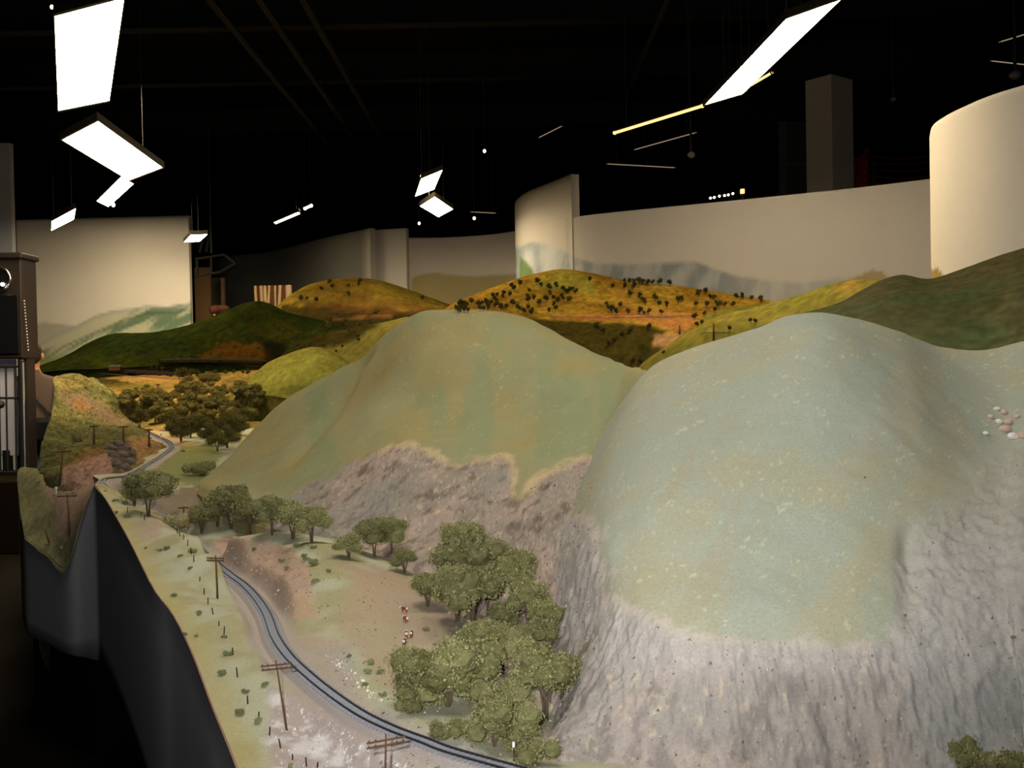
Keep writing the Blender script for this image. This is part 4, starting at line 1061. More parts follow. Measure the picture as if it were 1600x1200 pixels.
fposts = [(277, 833, 9), (281, 838, 9), (287, 843, 8), (293, 853, 10), (299, 866, 10), (303, 878, 11), (312, 908, 7), (319, 929, 10), (325, 944, 10), (333, 960, 11), (342, 978, 8), (350, 992, 13), (364, 1023, 12), (371, 1058, 15), (387, 1100, 13), (404, 1124, 12), (421, 1149, 13), (438, 1169, 15), (457, 1187, 9), (479, 1197, 14), (496, 1203, 8), (199, 801, 9), (221, 806, 6), (226, 813, 9)]
fm = MB().tube([(0, 0, -.1), (.02, 0, .5), (0, 0, 1)], [.11, .10, .09], 6).mesh('fence_post', M_FPOST)
ordn = ['nearest', 'second nearest', 'third nearest', 'fourth nearest', 'fifth nearest', 'sixth nearest', 'seventh nearest', 'eighth nearest', 'ninth nearest', 'tenth nearest', 'eleventh nearest', 'twelfth nearest', 'thirteenth nearest', 'fourteenth nearest', 'fifteenth nearest', 'sixteenth nearest', 'seventeenth nearest', 'eighteenth nearest', 'nineteenth nearest', 'twentieth nearest', 'twenty-first nearest', 'twenty-second nearest', 'twenty-third nearest', 'farthest']
for k, (x, y, hp) in enumerate(sorted(fposts, key=lambda f: -f[1])):
    P, D = hit(x, min(y, 1199))
    if P is None: continue
    h_ = hp * D / 1600
    o = obj('fence_post', fm, None, P); o.scale = (h_ * .13 + .006, h_ * .13 + .006, h_); o.rotation_euler = (random.uniform(-.1, .1), random.uniform(-.15, .15), random.uniform(0, 6))
    o.scale = (.011, .011, h_)
    setp(o, f'thin dark fence post on the green bank, {ordn[min(k, 23)]} in the line', 'fence post', 'fence posts along the green bank')

# ================================================================== TREES
def ordinal(n):
    ones = ['', 'first', 'second', 'third', 'fourth', 'fifth', 'sixth', 'seventh', 'eighth', 'ninth', 'tenth', 'eleventh', 'twelfth', 'thirteenth', 'fourteenth', 'fifteenth', 'sixteenth', 'seventeenth', 'eighteenth', 'nineteenth']
    tens = {2: ('twentieth', 'twenty'), 3: ('thirtieth', 'thirty'), 4: ('fortieth', 'forty'), 5: ('fiftieth', 'fifty')}
    if n < 20: return ones[n]
    a, b = divmod(n, 10); return tens[a][0] if b == 0 else tens[a][1] + '-' + ones[b]
M_LEAF = mat_vcol('foliage_foam', rough=.95, scale=260, var=.35, bump=.5, bdist=.004, scale2=900, tint=True)
M_LEAFD = mat_vcol('dark_foliage', rough=.95, scale=60, var=.35, bump=.4, bdist=.01, scale2=200, tint=True)
M_BARK = mat_plain('bark', lin(88, 72, 58), .95, bscale=120, var=.35)
ICO = {}
def ico(sub):
    if sub not in ICO:
        bm = bmesh.new(); bmesh.ops.create_icosphere(bm, subdivisions=sub, radius=1)
        ICO[sub] = (np.array([v.co[:] for v in bm.verts]), [tuple(v.index for v in f.verts) for f in bm.faces]); bm.free()
    return ICO[sub]
def crown_mesh(name, seed, blobs, base, alt, leaf=270, ls=.024, sub=2, mat=None):
    rg = np.random.default_rng(seed); V, F_, C = [], [], []
    Vi, Fi = ico(sub)
    for (cx, cy, cz, rx, ry, rz) in blobs:
        ph = rg.random(3) * 50
        n = fbm(Vi * 3.2 + ph, 3); v = Vi * (.46 + .72 * n[:, None]) * [rx, ry, rz] + [cx, cy, cz]
        o_ = len(V); V += v.tolist(); F_ += [tuple(i + o_ for i in f) for f in Fi]
        tone = rg.random()
        cc = mix(np.tile(base, (len(v), 1)), alt, np.clip(tone * .5 + .8 * (n - .4), 0, 1)) * .8; C += cc.tolist()
        if leaf:
            d = rg.normal(size=(leaf, 3)); d[:, 2] += .25; d /= np.linalg.norm(d, axis=1, keepdims=True)
            nn = fbm(d * 3.2 + ph, 3)[:, None]
            p = d * (.60 + .75 * nn + .10 * rg.random((leaf, 1))) * [rx, ry, rz] + [cx, cy, cz]
            e1 = rg.normal(size=(leaf, 3)); e1 /= np.linalg.norm(e1, axis=1, keepdims=True); e2 = np.cross(e1, rg.normal(size=(leaf, 3))); e2 /= np.linalg.norm(e2, axis=1, keepdims=True) + 1e-6
            s = ls * (.5 + .8 * rg.random((leaf, 1)))
            quad = np.stack([p - e1 * s, p + e2 * s * .8, p + e1 * s, p - e2 * s * .8 + d * s * .5], 1)
            o_ = len(V); V += quad.reshape(-1, 3).tolist(); F_ += [(o_ + 4 * k, o_ + 4 * k + 1, o_ + 4 * k + 2, o_ + 4 * k + 3) for k in range(leaf)]
            lc = mix(np.tile(base, (leaf, 1)), alt, np.clip(rg.random(leaf) * .7 + tone * .4 + (nn[:, 0] - .5), 0, 1)); C += np.repeat(lc * (.7 + .6 * rg.random((leaf, 1))), 4, 0).tolist()
    return mesh(name, V, F_, mat or M_LEAF, C, False)
LEAF1, LEAF2 = lin(106, 106, 62), lin(164, 160, 112)
def oak(seed, spread=.55, low=.38, nb=13, base=LEAF1, alt=LEAF2):
    rg = np.random.default_rng(seed); bl = []
    for k in range(nb):
        a = rg.random() * 6.283; r = spread * math.sqrt(rg.random()) * .78; z = low + (1 - low) * (.25 + .6 * rg.random()) - .18 * (r / spread) ** 2
        s = .17 + .11 * rg.random(); bl.append((r * math.cos(a), r * math.sin(a), z, s * 1.15, s * 1.15, s * .85))
    bl.append((0, 0, .82, .2, .2, .16))
    cm = crown_mesh('crown', seed, bl, base, alt)
    tb = MB(); n_ = 2 + seed % 2
    for k in range(n_):
        a = 6.283 * k / n_ + seed; dx, dy = math.cos(a), math.sin(a)
        tb.tube([(dx * .015, dy * .015, -.05), (dx * .04, dy * .04, low * .6), (dx * .12, dy * .12, low + .2), (dx * .2, dy * .2, low + .38)], [.032, .024, .018, .01], 6)
    return cm, tb.mesh('trunk', M_BARK, True)
def bush(seed, nb=8, base=LEAF1, alt=LEAF2, h=.62, leaf=70):
    rg = np.random.default_rng(seed); bl = []
    for k in range(nb):
        a = rg.random() * 6.283; r = .5 * math.sqrt(rg.random()); s = .2 + .12 * rg.random()
        bl.append((r * math.cos(a), r * math.sin(a), .16 + .45 * rg.random() * (1 - r), s, s, s * .9))
    return crown_mesh('foliage', seed, bl, base, alt, leaf=leaf * 2, ls=.035)
OAKS = [oak(s, sp, lo, nb) for s, sp, lo, nb in ((3, .55, .38, 13), (8, .48, .34, 12), (14, .62, .42, 15), (21, .5, .28, 13), (33, .42, .3, 10), (37, .62, .12, 18))]
DOAKS = [oak(s, .5, .3, 9, lin(82, 78, 38), lin(124, 114, 60)) for s in (70, 71, 72, 73)]
BUSHES = [bush(s) for s in (5, 9, 13)]
SHRUBS = [bush(s, 6, lin(124, 130, 88), lin(152, 156, 116), leaf=40) for s in (41, 42, 43)]
PALEB = bush(51, 8, lin(150, 140, 98), lin(172, 164, 122))
DARKL, DARKL2 = lin(46, 48, 20), lin(86, 80, 36)
def far_tree_meshes(seed):
    rg = np.random.default_rng(seed); bl = []
    for k in range(4):
        a = rg.random() * 6.283; r = .22 * rg.random(); bl.append((r * math.cos(a), r * math.sin(a), .45 + .35 * rg.random(), .27, .27, .24))
    cm = crown_mesh('crown', seed, bl, DARKL, DARKL2, leaf=26, ls=.07, sub=1, mat=M_LEAFD)
    return cm, MB().tube([(0, 0, -.1), (.02, 0, .5)], [.05, .03], 5).mesh('trunk', M_BARK)
FARS = [far_tree_meshes(s) for s in (60, 61, 62, 63)]

def place(kind, meshes, P, s, label, cat, group, parts, sx=1.0):
    root = thing(kind, label, cat, P, group, random.uniform(0, 6.28)); root.scale = (s * sx, s * sx, s)
    for nm, me in zip(parts, meshes): obj(nm, me, root)
    return root
def tree(px, py, hp, label, v=0, wf=1.0, group='oak trees in the grove by the cliff', kind='oak_tree', dz=0):
    P, D = hit(px, min(py, 1210))
    if P is None: return
    return place(kind, OAKS[v], P, hp * D / 1600 * 1.06, label, 'tree', group, ('crown', 'trunk'), wf * 1.04)
def shrub(px, py, wp, label, meshes, group, hf=1.0, kind='shrub'):
    P, D = hit(px, min(py, 1210))
    if P is None: return
    s = wp * D / 1600 / 1.15
    r = thing(kind, label, 'shrub', P, group, random.uniform(0, 6.28)); r.scale = (s, s, s * hf)
    obj('foliage', meshes, r)
    return r
GROVE = [(722, 890, 72, 1, .9, 'rearmost oak of the grove with a rounded top against the rock face'), (735, 932, 86, 2, 1.0, 'broad dark oak at the back of the grove below the rearmost crown'),
    (806, 948, 84, 0, .75, 'upright oak at the back right of the grove with bare trunk showing'), (668, 948, 46, 3, 1.0, 'small low oak sticking out at the left of the grove'),
    (715, 972, 78, 2, .85, 'wide flat topped oak left of centre with thin dark trunks below'), (738, 987, 96, 0, .8, 'tall middle oak with a pale forked trunk'), (762, 962, 62, 1, .9, 'oak crown tucked between the tall middle oak and the right group'),
    (826, 978, 68, 3, .9, 'oak on the right edge beside the cliff foot, upper one'), (857, 1000, 58, 4, 1.0, 'oak hugging the cliff foot halfway down the grove'), (845, 1034, 62, 1, .9, 'dark oak below the cliff foot trees on the right'), (788, 998, 52, 4, 1.0, 'small oak in the gap at the grove centre'),
    (752, 1040, 66, 3, 1.0, 'yellowish oak just above the largest bush clump'), (785, 1046, 66, 0, .75, 'rounded oak right of the yellowish one at the path'), (825, 1062, 62, 4, 1.0, 'rusty tinged oak over the bare path on the right'),
    (655, 1102, 86, 5, .9, 'leftmost tree of the large grey-green clump beside the cattle'), (700, 1104, 96, 5, .85, 'middle tree of the large grey-green clump'), (745, 1098, 92, 5, .85, 'rightmost tree of the large grey-green clump'),
    (852, 1122, 100, 0, .82, 'big free standing oak at the lower right with a slanting crown'), (878, 1090, 62, 4, 1.1, 'oak crown leaning against the lower cliff'), (795, 1140, 70, 5, .9, 'oak behind the low front thicket near the track'), (772, 1166, 72, 5, .85, 'front left oak of the low thicket near the rails'), (820, 1168, 66, 5, .7, 'front right oak of the low thicket near the rails')]
for x, y, h_, v, wf, lab in GROVE: tree(x, y, h_, lab, v, wf)
for x, y, w_, lab in ((690, 1150, 48, 'left half of the pair of round bushes beside the rails'), (722, 1150, 48, 'right half of the pair of round bushes beside the rails'), (838, 1196, 66, 'round bush at the bottom edge beyond the rails'), (640, 1112, 40, 'low bush spilling from the foot of the large clump'), (800, 1172, 40, 'low bush at the foot of the front thicket'), (665, 985, 10, 'single tiny dark bush right of the cattle'), (690, 1100, 30, 'low bush under the middle of the large clump')):
    shrub(x, y, w_, lab, BUSHES[int(x) % 3], 'bushes in the grove', .95, 'bush')
CREEK = [(362, 826, 64, 1, .95, 'dark oak standing tallest in the creek row behind the mound'), (340, 822, 40, 4, 1.1, 'short oak at the left foot of the tallest creek oak'), (392, 832, 48, 3, 1.1, 'oak right of the tallest creek oak'), (425, 836, 54, 2, .9, 'low wide oak in the middle of the creek row'), (458, 842, 52, 3, 1.0, 'oak towards the right of the creek row'), (487, 848, 54, 0, .85, 'last oak of the creek row before the gap'),
    (315, 832, 38, 3, 1.1, 'low brownish oak at the left end of the creek row'), (232, 806, 62, 2, .9, 'dark oak just past the bank crest near the black notch'), (210, 790, 40, 4, 1.1, 'small oak left of the dark oak past the bank crest'), (545, 872, 34, 3, 1.2, 'low oak at the left below the rock face'), (585, 870, 52, 2, .9, 'dark oak below the middle of the rock face'), (612, 866, 56, 1, .85, 'taller oak below the rock face, right of the dark one'), (632, 895, 34, 3, 1.1, 'little oak between the rock face and the grove')]
for x, y, h_, v, wf, lab in CREEK: tree(x, y, h_, lab, v, wf, 'oaks along the creek behind the mound')
shrub(272, 824, 40, 'pale straw coloured bush beyond the bank crest', PALEB, 'bushes beyond the bank', .9, 'bush')
shrub(290, 830, 26, 'small pale bush right of the straw coloured bush', PALEB, 'bushes beyond the bank', .9, 'bush')
shrub(308, 742, 38, 'round dark bush on the small knoll by the far track', BUSHES[1], 'bushes beyond the bank', .9, 'bush')
shrub(322, 733, 26, 'small dark bush touching the round one on the knoll', BUSHES[2], 'bushes beyond the bank', .9, 'bush')
shrub(122, 690, 18, 'dark bush on the green rise above the pink cutting', BUSHES[0], 'bushes beyond the bank', 1.6, 'bush')
shrub(1522, 1196, 66, 'bright olive bush at the bottom right corner, left one', BUSHES[0], 'bushes in the bottom right corner', 1.1, 'bush')
shrub(1590, 1206, 60, 'olive bush cut by the bottom right corner', BUSHES[2], 'bushes in the bottom right corner', 1.0, 'bush')

BANK = [(275, 932, 12), (310, 960, 13), (288, 993, 12), (309, 995, 9), (300, 864, 16), (298, 889, 10), (257, 858, 7), (249, 861, 10), (263, 857, 11), (281, 870, 9), (228, 857, 6), (357, 1024, 17), (350, 1053, 16), (383, 1083, 14), (413, 1072, 14), (370, 1117, 20), (402, 1129, 17), (455, 1199, 14), (350, 997, 9), (180, 784, 10), (195, 788, 10), (184, 801, 8), (199, 809, 10), (164, 768, 6), (187, 768, 7)]
BANKL = sorted(BANK, key=lambda s: -s[1])
for k, (x, y, w_) in enumerate(BANKL):
    shrub(x, y, w_, f'low grey-green shrub on the pale bank, {ordn[min(k, 22)]} to the bottom edge' if k < 23 else ('tiny shrub at the tip of the pale bank, left one' if x < 180 else 'tiny shrub at the tip of the pale bank, right one'), SHRUBS[k % 3], 'low shrubs on the pale bank', .75)
MOUND = [(440, 878, 11, 'on the tan cutting face, upper one'), (447, 890, 11, 'on the tan cutting face, lower one'), (463, 853, 10, 'on the crest of the mound, left one'), (476, 870, 10, 'right of the mound crest, upper one'), (479, 876, 11, 'right of the mound crest, lower one'), (494, 883, 19, 'flat and widest on the mound shoulder'), (513, 894, 10, 'alone on the mound shoulder'), (492, 910, 12, 'below the widest shrub on the mound'), (395, 860, 9, 'high on the tan cutting to the left'), (490, 857, 11, 'on the mound crest, right one'),
    (546, 1027, 9, 'left of a clump near the rubble strip'), (583, 1038, 16, 'dark and pointed near the rubble strip'), (575, 1052, 15, 'brownish near the rubble strip'), (594, 1052, 12, 'at the right end of the rubble strip clump'), (570, 1073, 12, 'below the rubble strip clump'), (597, 1088, 14, 'close to the rails below the rubble strip')]
for k, (x, y, w_, lab) in enumerate(MOUND): shrub(x, y, w_, 'small green shrub ' + lab, SHRUBS[k % 3], 'shrubs around the mound', .9)
for x, y, w_, lab in ((1352, 747, 5, 'tiny dark shrub alone on the big sage hill'), (1415, 963, 7, 'tiny dark shrub at the head of the right gully'), (1584, 998, 9, 'tiny dark shrub near the right frame edge on the rock'), (1438, 1008, 6, 'tiny dark shrub below the right gully')):
    shrub(x, y, w_, lab, SHRUBS[0], 'tiny shrubs on the sage hill', 1.0)
for k, (x, y, w_, lab) in enumerate(((427, 0, 0, ''),)): pass
for x, y, w_, lab in ((60, 755, 7, 'upper'), (85, 775, 5, 'middle'), (100, 760, 7, 'upper right'), (95, 858, 9, 'lowest'), (76, 852, 7, 'lower left'), (115, 772, 7, 'rightmost')):
    shrub(x, y, w_, f'tiny dark shrub on the slope by the black notch, {lab} one', SHRUBS[1], 'shrubs on the notch slope', .9)
for x, y, w_, lab in ((253, 750, 9, 'left'), (270, 750, 10, 'middle'), (277, 750, 8, 'right'), (285, 706, 7, 'upper')):
    shrub(x, y, w_, f'small dark shrub on the green knoll side by the far track, {lab} one', SHRUBS[2], 'shrubs on the knoll', .8)

# valley tree belt
BELT = [(200, 642), (205, 655), (222, 652), (218, 668), (238, 650), (243, 662), (255, 645), (262, 672), (235, 640), (250, 632), (270, 632), (282, 622), (290, 640), (276, 655), (288, 662), (300, 650), (304, 672), (298, 684), (283, 690), (277, 682), (312, 660), (322, 668), (318, 685), (326, 695), (335, 655), (330, 640), (340, 625), (350, 622), (344, 645), (357, 652), (366, 660), (352, 668), (345, 682), (360, 688), (355, 700), (372, 680), (382, 668), (376, 650), (388, 645), (374, 622), (381, 632), (400, 628), (402, 640), (395, 655), (408, 650), (412, 640), (310, 630), (296, 618), (230, 622), (190, 640), (340, 705), (328, 612)]
BROWS = [('back', [p for p in BELT if p[1] < 640]), ('middle', [p for p in BELT if 640 <= p[1] < 665]), ('front', [p for p in BELT if p[1] >= 665])]
for row, pts in BROWS:
    for k, (x, y) in enumerate(sorted(pts)):
        P, D = hit(x, y)
        if P is None: continue
        hp = 19 + 14 * random.random() + (y - 620) * .11
        place('valley_tree', DOAKS[k % 4], P, hp * D / 1600, f'dark olive tree in the {row} row of the valley belt, {ordinal(k + 1)} from the left', 'tree', 'trees of the valley belt', ('crown', 'trunk'), 1.05)
# trees dotted over the golden hill
KT = [(975, 444), (983, 444), (990, 443), (998, 446), (1005, 446), (1013, 447), (1020, 446), (1031, 447), (1046, 448), (921, 441), (958, 451), (976, 452), (990, 453), (840, 446), (845, 450), (858, 455), (870, 452), (827, 458), (825, 468), (835, 470), (826, 474), (860, 463), (865, 470), (880, 457), (885, 461), (890, 460), (900, 461), (880, 470), (853, 473), (843, 479), (865, 481), (868, 486), (825, 485), (832, 488), (810, 488), (818, 492), (830, 493), (857, 490), (800, 452), (803, 456), (812, 448), (895, 455), (872, 475), (890, 474), (878, 466),
      (985, 465), (1003, 472), (1008, 477), (1024, 472), (948, 480), (951, 486), (957, 490), (963, 493), (970, 482), (981, 492), (1000, 492), (1006, 493), (1014, 492), (1030, 480), (1034, 492), (1000, 468), (1060, 474), (1065, 473), (1092, 464), (1103, 460), (1110, 468), (1116, 470), (1120, 477), (1124, 483), (1132, 480), (1146, 481), (1088, 480), (1100, 494), (1117, 489), (1150, 468), (1161, 468), (1175, 470), (1188, 474), (1043, 482), (1104, 481), (1085, 500), (1097, 508), (1090, 512), (1140, 518), (1173, 505), (1180, 506)]
for k in range(34):
    x = 712 + 90 * random.random(); KT.append((x, 484 - (x - 700) * .26 + 26 * random.random() * (.3 + (x - 700) / 140)))
def far_tree(x, y, hp, lab, grp):
    P, D = hit(x, y)
    if P is None: return
    place('far_tree', FARS[random.randrange(4)], P, hp * D / 1600, lab, 'tree', grp, ('crown', 'trunk'), .9)
CNT = {}
for x, y in sorted(KT):
    if y < 452 and 950 < x < 1050: lab, g = 'tiny dark tree on the skyline ridge of the golden hill', 'skyline trees of the golden hill'
    elif x < 800: lab, g = 'tiny dark tree on the left shoulder of the dotted golden hill', 'trees on the left shoulder of the golden hill'
    elif x < 925: lab, g = 'tiny dark tree below the yellow top of the golden hill', 'trees below the yellow top of the golden hill'
    elif x < 1080: lab, g = 'tiny dark tree mid golden hill above the track cut', 'trees mid golden hill'
    else: lab, g = 'tiny dark tree on the right slope of the golden hill', 'trees on the right slope of the golden hill'
    CNT[g] = CNT.get(g, 0) + 1
    far_tree(x, y, random.uniform(9, 14), f'{lab}, {ordinal(CNT[g])} from left', g)
for x, y, h_, lab in ((932, 518, 14, 'upper left dark tree on the dark green slope above the notch'), (942, 524, 13, 'second dark tree on the dark green slope above the notch'), (986, 522, 15, 'dark tree right of centre on the dark green slope'), (1014, 517, 12, 'dark tree by the left tip of the tan bank'), (972, 530, 13, 'dark tree low on the diagonal of the dark green slope'), (960, 538, 11, 'dark bushy tree on the diagonal of the dark green slope'), (952, 544, 11, 'lowest dark tree on the diagonal of the dark green slope'), (1000, 572, 15, 'dark thicket tree at the bottom of the notch, right one'), (990, 570, 13, 'dark thicket tree at the bottom of the notch, left one'), (1036, 555, 9, 'small dark tree below the tan bank')):
    far_tree(x, y, h_, lab, 'trees on the shaded slope above the notch')
for k, (x, y) in enumerate(sorted([(468, 530), (480, 540), (500, 528), (505, 545), (520, 535), (515, 520), (535, 545), (545, 520), (560, 530), (540, 508), (465, 545), (455, 540), (458, 548), (578, 508), (560, 512), (590, 490), (510, 510), (525, 552), (560, 535), (480, 470), (503, 455), (520, 452), (545, 450), (560, 448), (470, 473), (495, 474), (515, 446), (545, 465), (563, 445), (660, 470)])):
    far_tree(x, y, 7 + 5 * random.random(), f'tiny dark tree between the dark green and golden hills, {ordinal(k + 1)} from left', 'trees on the far shaded slopes')
for k, (x, y) in enumerate(sorted([(340, 543), (367, 545), (342, 557), (403, 548), (300, 560), (310, 561), (330, 557)])):
    far_tree(x, y, 8, f'tiny dark bush at the foot of the tall dark green hill, {ordinal(k + 1)} from left', 'bushes at the foot of the dark green hill')
YARD = [(238, 581, 13), (246, 581, 12), (254, 582, 11), (280, 593, 20), (288, 594, 20), (300, 592, 16), (310, 592, 14), (352, 587, 9), (365, 586, 9), (380, 586, 10), (336, 588, 10), (388, 588, 11)]
for k, (x, y, h_) in enumerate(sorted(YARD)):
    far_tree(x, y, h_, f'dark tree beside the line of dark freight cars, {ordinal(k + 1)} from left', 'trees by the freight cars')

# ------------------------------------------------------------------ freight cars, shed, dark strip for the shadow gap
M_CAR = mat_plain('dark_freight_paint', lin(44, 30, 22), .8)
P0, D0 = hit(196, 585); P1, D1 = hit(300, 591)
nC = 6
for k in range(nC):
    A_ = P0 + (P1 - P0) * (k / nC); B_ = P0 + (P1 - P0) * ((k + .94) / nC); c = (A_ + B_) / 2; c[2] += .008
    L_ = np.linalg.norm(B_ - A_); ang = math.atan2(B_[1] - A_[1], B_[0] - A_[0])
    root = thing('freight_car', ('dark freight car in the valley train, %s from the left' % ['first', 'second', 'third', 'fourth', 'fifth', 'sixth'][k]), 'rail car', c, 'dark freight cars in the valley', ang)
    MB().bevbox((-L_ / 2, -.016, .012), (L_ / 2, .016, .045), .003).obj('body', M_CAR, root)
    MB().bevbox((-L_ / 2 + .003, -.012, .045), (L_ / 2 - .003, .012, .049), .002).obj('roof', M_CAR, root)
    for s in (-.35, .35): MB().bevbox((s * L_ - .013, -.012, 0), (s * L_ + .013, .012, .012), .002).obj('truck', M_RAIL, root)
P0, D0 = hit(180, 579)
root = thing('track_shed', 'small brown trackside shed at the left end of the valley train', 'building', P0)
MB().box((-.06, -.03, 0), (.06, .03, .04)).obj('wall', mat_plain('brown_boards', lin(86, 52, 34), .9), root)
MB().add([(-.065, -.036, .04), (.065, -.036, .04), (.065, .036, .04), (-.065, .036, .04), (-.065, 0, .062), (.065, 0, .062)], [(0, 1, 5, 4), (2, 3, 4, 5), (0, 4, 3), (1, 2, 5), (0, 3, 2, 1)]).obj('roof', M_CAR, root)
MB().box((.02, -.01, .045), (.03, .0, .075)).obj('chimney', M_CAR, root)
pts = []  # dark lumps modelled where only a shadow gap lies at the hill foot
for x in np.linspace(255, 412, 50):
    P, D = hit(x, 566 - 1.5 * math.sin((x - 255) / 157 * 3.14) + (x - 255) * .012)
    if P is not None: pts.append(P)
V, F_, C = [], [], []
for i, P in enumerate(pts):
    Vi, Fi = ico(1); n = fbm(Vi * 2 + i * 3.1, 2); o_ = len(V)
    V += (Vi * (.6 + .7 * n[:, None]) * [.05, .03, .032] + P + [0, -.02, .012]).tolist(); F_ += [tuple(j + o_ for j in f) for f in Fi]; C += mix(np.tile(lin(22, 24, 12), (len(n), 1)), lin(44, 42, 22), n).tolist()
o = mobj('shadow_gap', V, F_, M_LEAFD, cols=C, center=True); setp(o, 'long low black strip standing in for the shadow gap along the foot of the dark green hill', 'shade strip', kind='stuff')

# ================================================================== ROCKS, CATTLE
M_STONE = mat_plain('pink_stone', lin(196, 166, 146), .9, bscale=120, var=.2)
M_STONEW = mat_plain('white_stone', lin(215, 206, 196), .9, bscale=120, var=.15)
for k, (x, y, wp, lab) in enumerate(((1557, 640, 9, 'uppermost round pinkish rock'), (1569, 646, 11, 'second rock from the top'), (1588, 652, 10, 'rock at the right of the heap'), (1561, 660, 10, 'orange tinted rock at the left of the heap'), (1575, 661, 13, 'middle rock'), (1571, 672, 15, 'long pale rock low in the heap'), (1583, 684, 16, 'largest rock at the bottom'), (1597, 682, 14, 'rock at the frame edge'), (1548, 652, 9, 'flat grey rock at the far left'), (1540, 678, 8, 'small grey rock alone lower left'))):
    P, D = hit(x, y)
    Vi, Fi = ico(2); n = fbm(Vi * 1.3 + k * 7.7, 3); s = wp * D / 1600 / 2
    v = Vi * (.65 + .7 * n[:, None]) * [s * 1.1, s, s * .8]
    o = obj('rock', mesh('rock', v, Fi, M_STONE if k % 3 else M_STONEW), None, P + [0, 0, s * .3]); setp(o, lab + ' of the heap on the sage hill', 'rock', 'rock heap at the right frame edge')

rt = None
rg_ = np.random.default_rng(5)
for k, (x, y, w_) in enumerate([(172, 700, 16), (184, 694, 17), (196, 699, 15), (205, 709, 14), (178, 712, 18), (191, 712, 19), (203, 721, 15), (183, 725, 17), (195, 730, 15), (188, 738, 12), (170, 708, 10)]):
    P, D = hit(x, y)
    if rt is None: rt = thing('rock_outcrop', 'dark grey rock outcrop at the right end of the pink cutting', 'rocks', P); p0_ = P
    Vi, Fi = ico(2); n = fbm(Vi * 1.6 + k * 5.1, 3); s_ = w_ * D / 1600 / 2
    obj('rock', mesh('rock', Vi * (.5 + .95 * n[:, None]) * [s_ * 1.1, s_, s_ * .9], Fi, mat_plain('dark_outcrop', lin(104, 92, 82), .95, bump=.6, bscale=40, var=.35)), rt, P - p0_)

def chips(name, label, poly, n, size, mats, parent, wrange=None, seed=1):
    rg = np.random.default_rng(seed); xs = [p[0] for p in poly]; ys = [p[1] for p in poly]; V, F_, C = [], [], []; tries = 0; got = 0
    base = np.array([(-1, -1, -.6), (1, -1, -.6), (0, 1, -.6), (0, 0, .8)], float)
    while got < n and tries < n * 6:
        tries += 1; x = rg.uniform(min(xs), max(xs)); y = rg.uniform(min(ys), min(max(ys), 1230))
        if poly_sd(np.array([x]), np.array([y]), poly)[0] < 0: continue
        P, D = hit(x, y)
        if P is None: continue
        s = size * (.4 + rg.random() ** 3 * 1.6) * .5; a = rg.random() * 6.28; ca, sa = math.cos(a), math.sin(a)
        v = base * s * (0.6 + .8 * rg.random((4, 3))); v = np.stack([v[:, 0] * ca - v[:, 1] * sa, v[:, 0] * sa + v[:, 1] * ca, v[:, 2]], 1) + P
        o_ = len(V); V += v.tolist(); F_ += [(o_, o_ + 2, o_ + 1), (o_, o_ + 1, o_ + 3), (o_ + 1, o_ + 2, o_ + 3), (o_ + 2, o_, o_ + 3)]
        c = mats[rg.integers(len(mats))] * (.85 + .3 * rg.random()); C += [tuple(c)] * 4; got += 1
    o = mobj(name, V, F_, M_GRASS, cols=C, center=True); setp(o, label, 'stones', kind='stuff')
chips('scattered_stones', 'tiny pale stone chips scattered over the rock face of the centre hill', ROCK_C, 4200, .0036, [lin(176, 158, 134), lin(110, 98, 86), lin(150, 132, 118), lin(120, 106, 92)], None, seed=2)
chips('scattered_stones', 'tiny pale stone chips scattered over the grey cliff of the right hill', ROCK_R, 2600, .0030, [lin(184, 168, 150), lin(120, 108, 98), lin(166, 142, 126), lin(140, 130, 122)], None, seed=3)
chips('scattered_stones', 'white rubble on the gravel bank under the near track', [(430, 1080), (560, 1150), (690, 1230), (560, 1300), (470, 1260), (420, 1170)], 700, .0036, [lin(215, 210, 205), lin(205, 196, 190), lin(180, 165, 156)], None, seed=4)
chips('scattered_stones', 'pale rubble strip along the inner edge of the near curve', [(505, 1020), (520, 1022), (560, 1055), (600, 1095), (590, 1100), (545, 1065)], 160, .005, [lin(226, 216, 200), lin(190, 176, 160)], None, seed=5)
chips('scattered_stones', 'brown and grey chips over the tan cutting face of the mound', [(345, 850), (400, 845), (450, 856), (478, 880), (490, 960), (440, 950), (390, 905)], 400, .0035, [lin(176, 150, 132), lin(128, 112, 104), lin(205, 186, 165)], None, seed=6)

M_HIDE = mat_plain('red_brown_hide', lin(120, 52, 36), .8); M_WHITE = mat_plain('white_hide', lin(240, 236, 230), .8)
def cow_mesh():
    s = .001
    pts = [(0, 0, 13), (-7, 0, 13.5), (6, 0, 13.5), (9.5, 0, 15), (12.5, 0, 15.5), (15, 0, 14)]
    e = [(0, 1), (0, 2), (2, 3), (3, 4), (4, 5)]; r = [4.0, 3.6, 3.8, 2.4, 1.9, 1.3]
    for sx, j in ((5.5, 2), (-6.5, 1)):
        for sy in (-1, 1):
            n = len(pts); pts += [(sx, sy * 2.2, 9.5), (sx + (.5 if sx > 0 else -.8), sy * 2.3, 5.5), (sx + (.3 if sx > 0 else -.2), sy * 2.3, .4)]
            e += [(j, n), (n, n + 1), (n + 1, n + 2)]; r += [1.7, 1.0, .8]
    return skin_mesh('body', [tuple(c * s for c in p) for p in pts], e, [x * s for x in r], M_HIDE, 2)
CM = cow_mesh()
hm = MB()
fm_ = MB().ball((.0148, 0, .0142), (.0026, .0017, .0017)).ball((.0125, 0, .0162), (.0022, .0014, .0016))
for sy in (-1, 1): fm_.ball((.0112, sy * .0026, .0165), (.0006, .0014, .0008), nu=6, nv=4)
fm_ = fm_.mesh('face', M_WHITE, True)
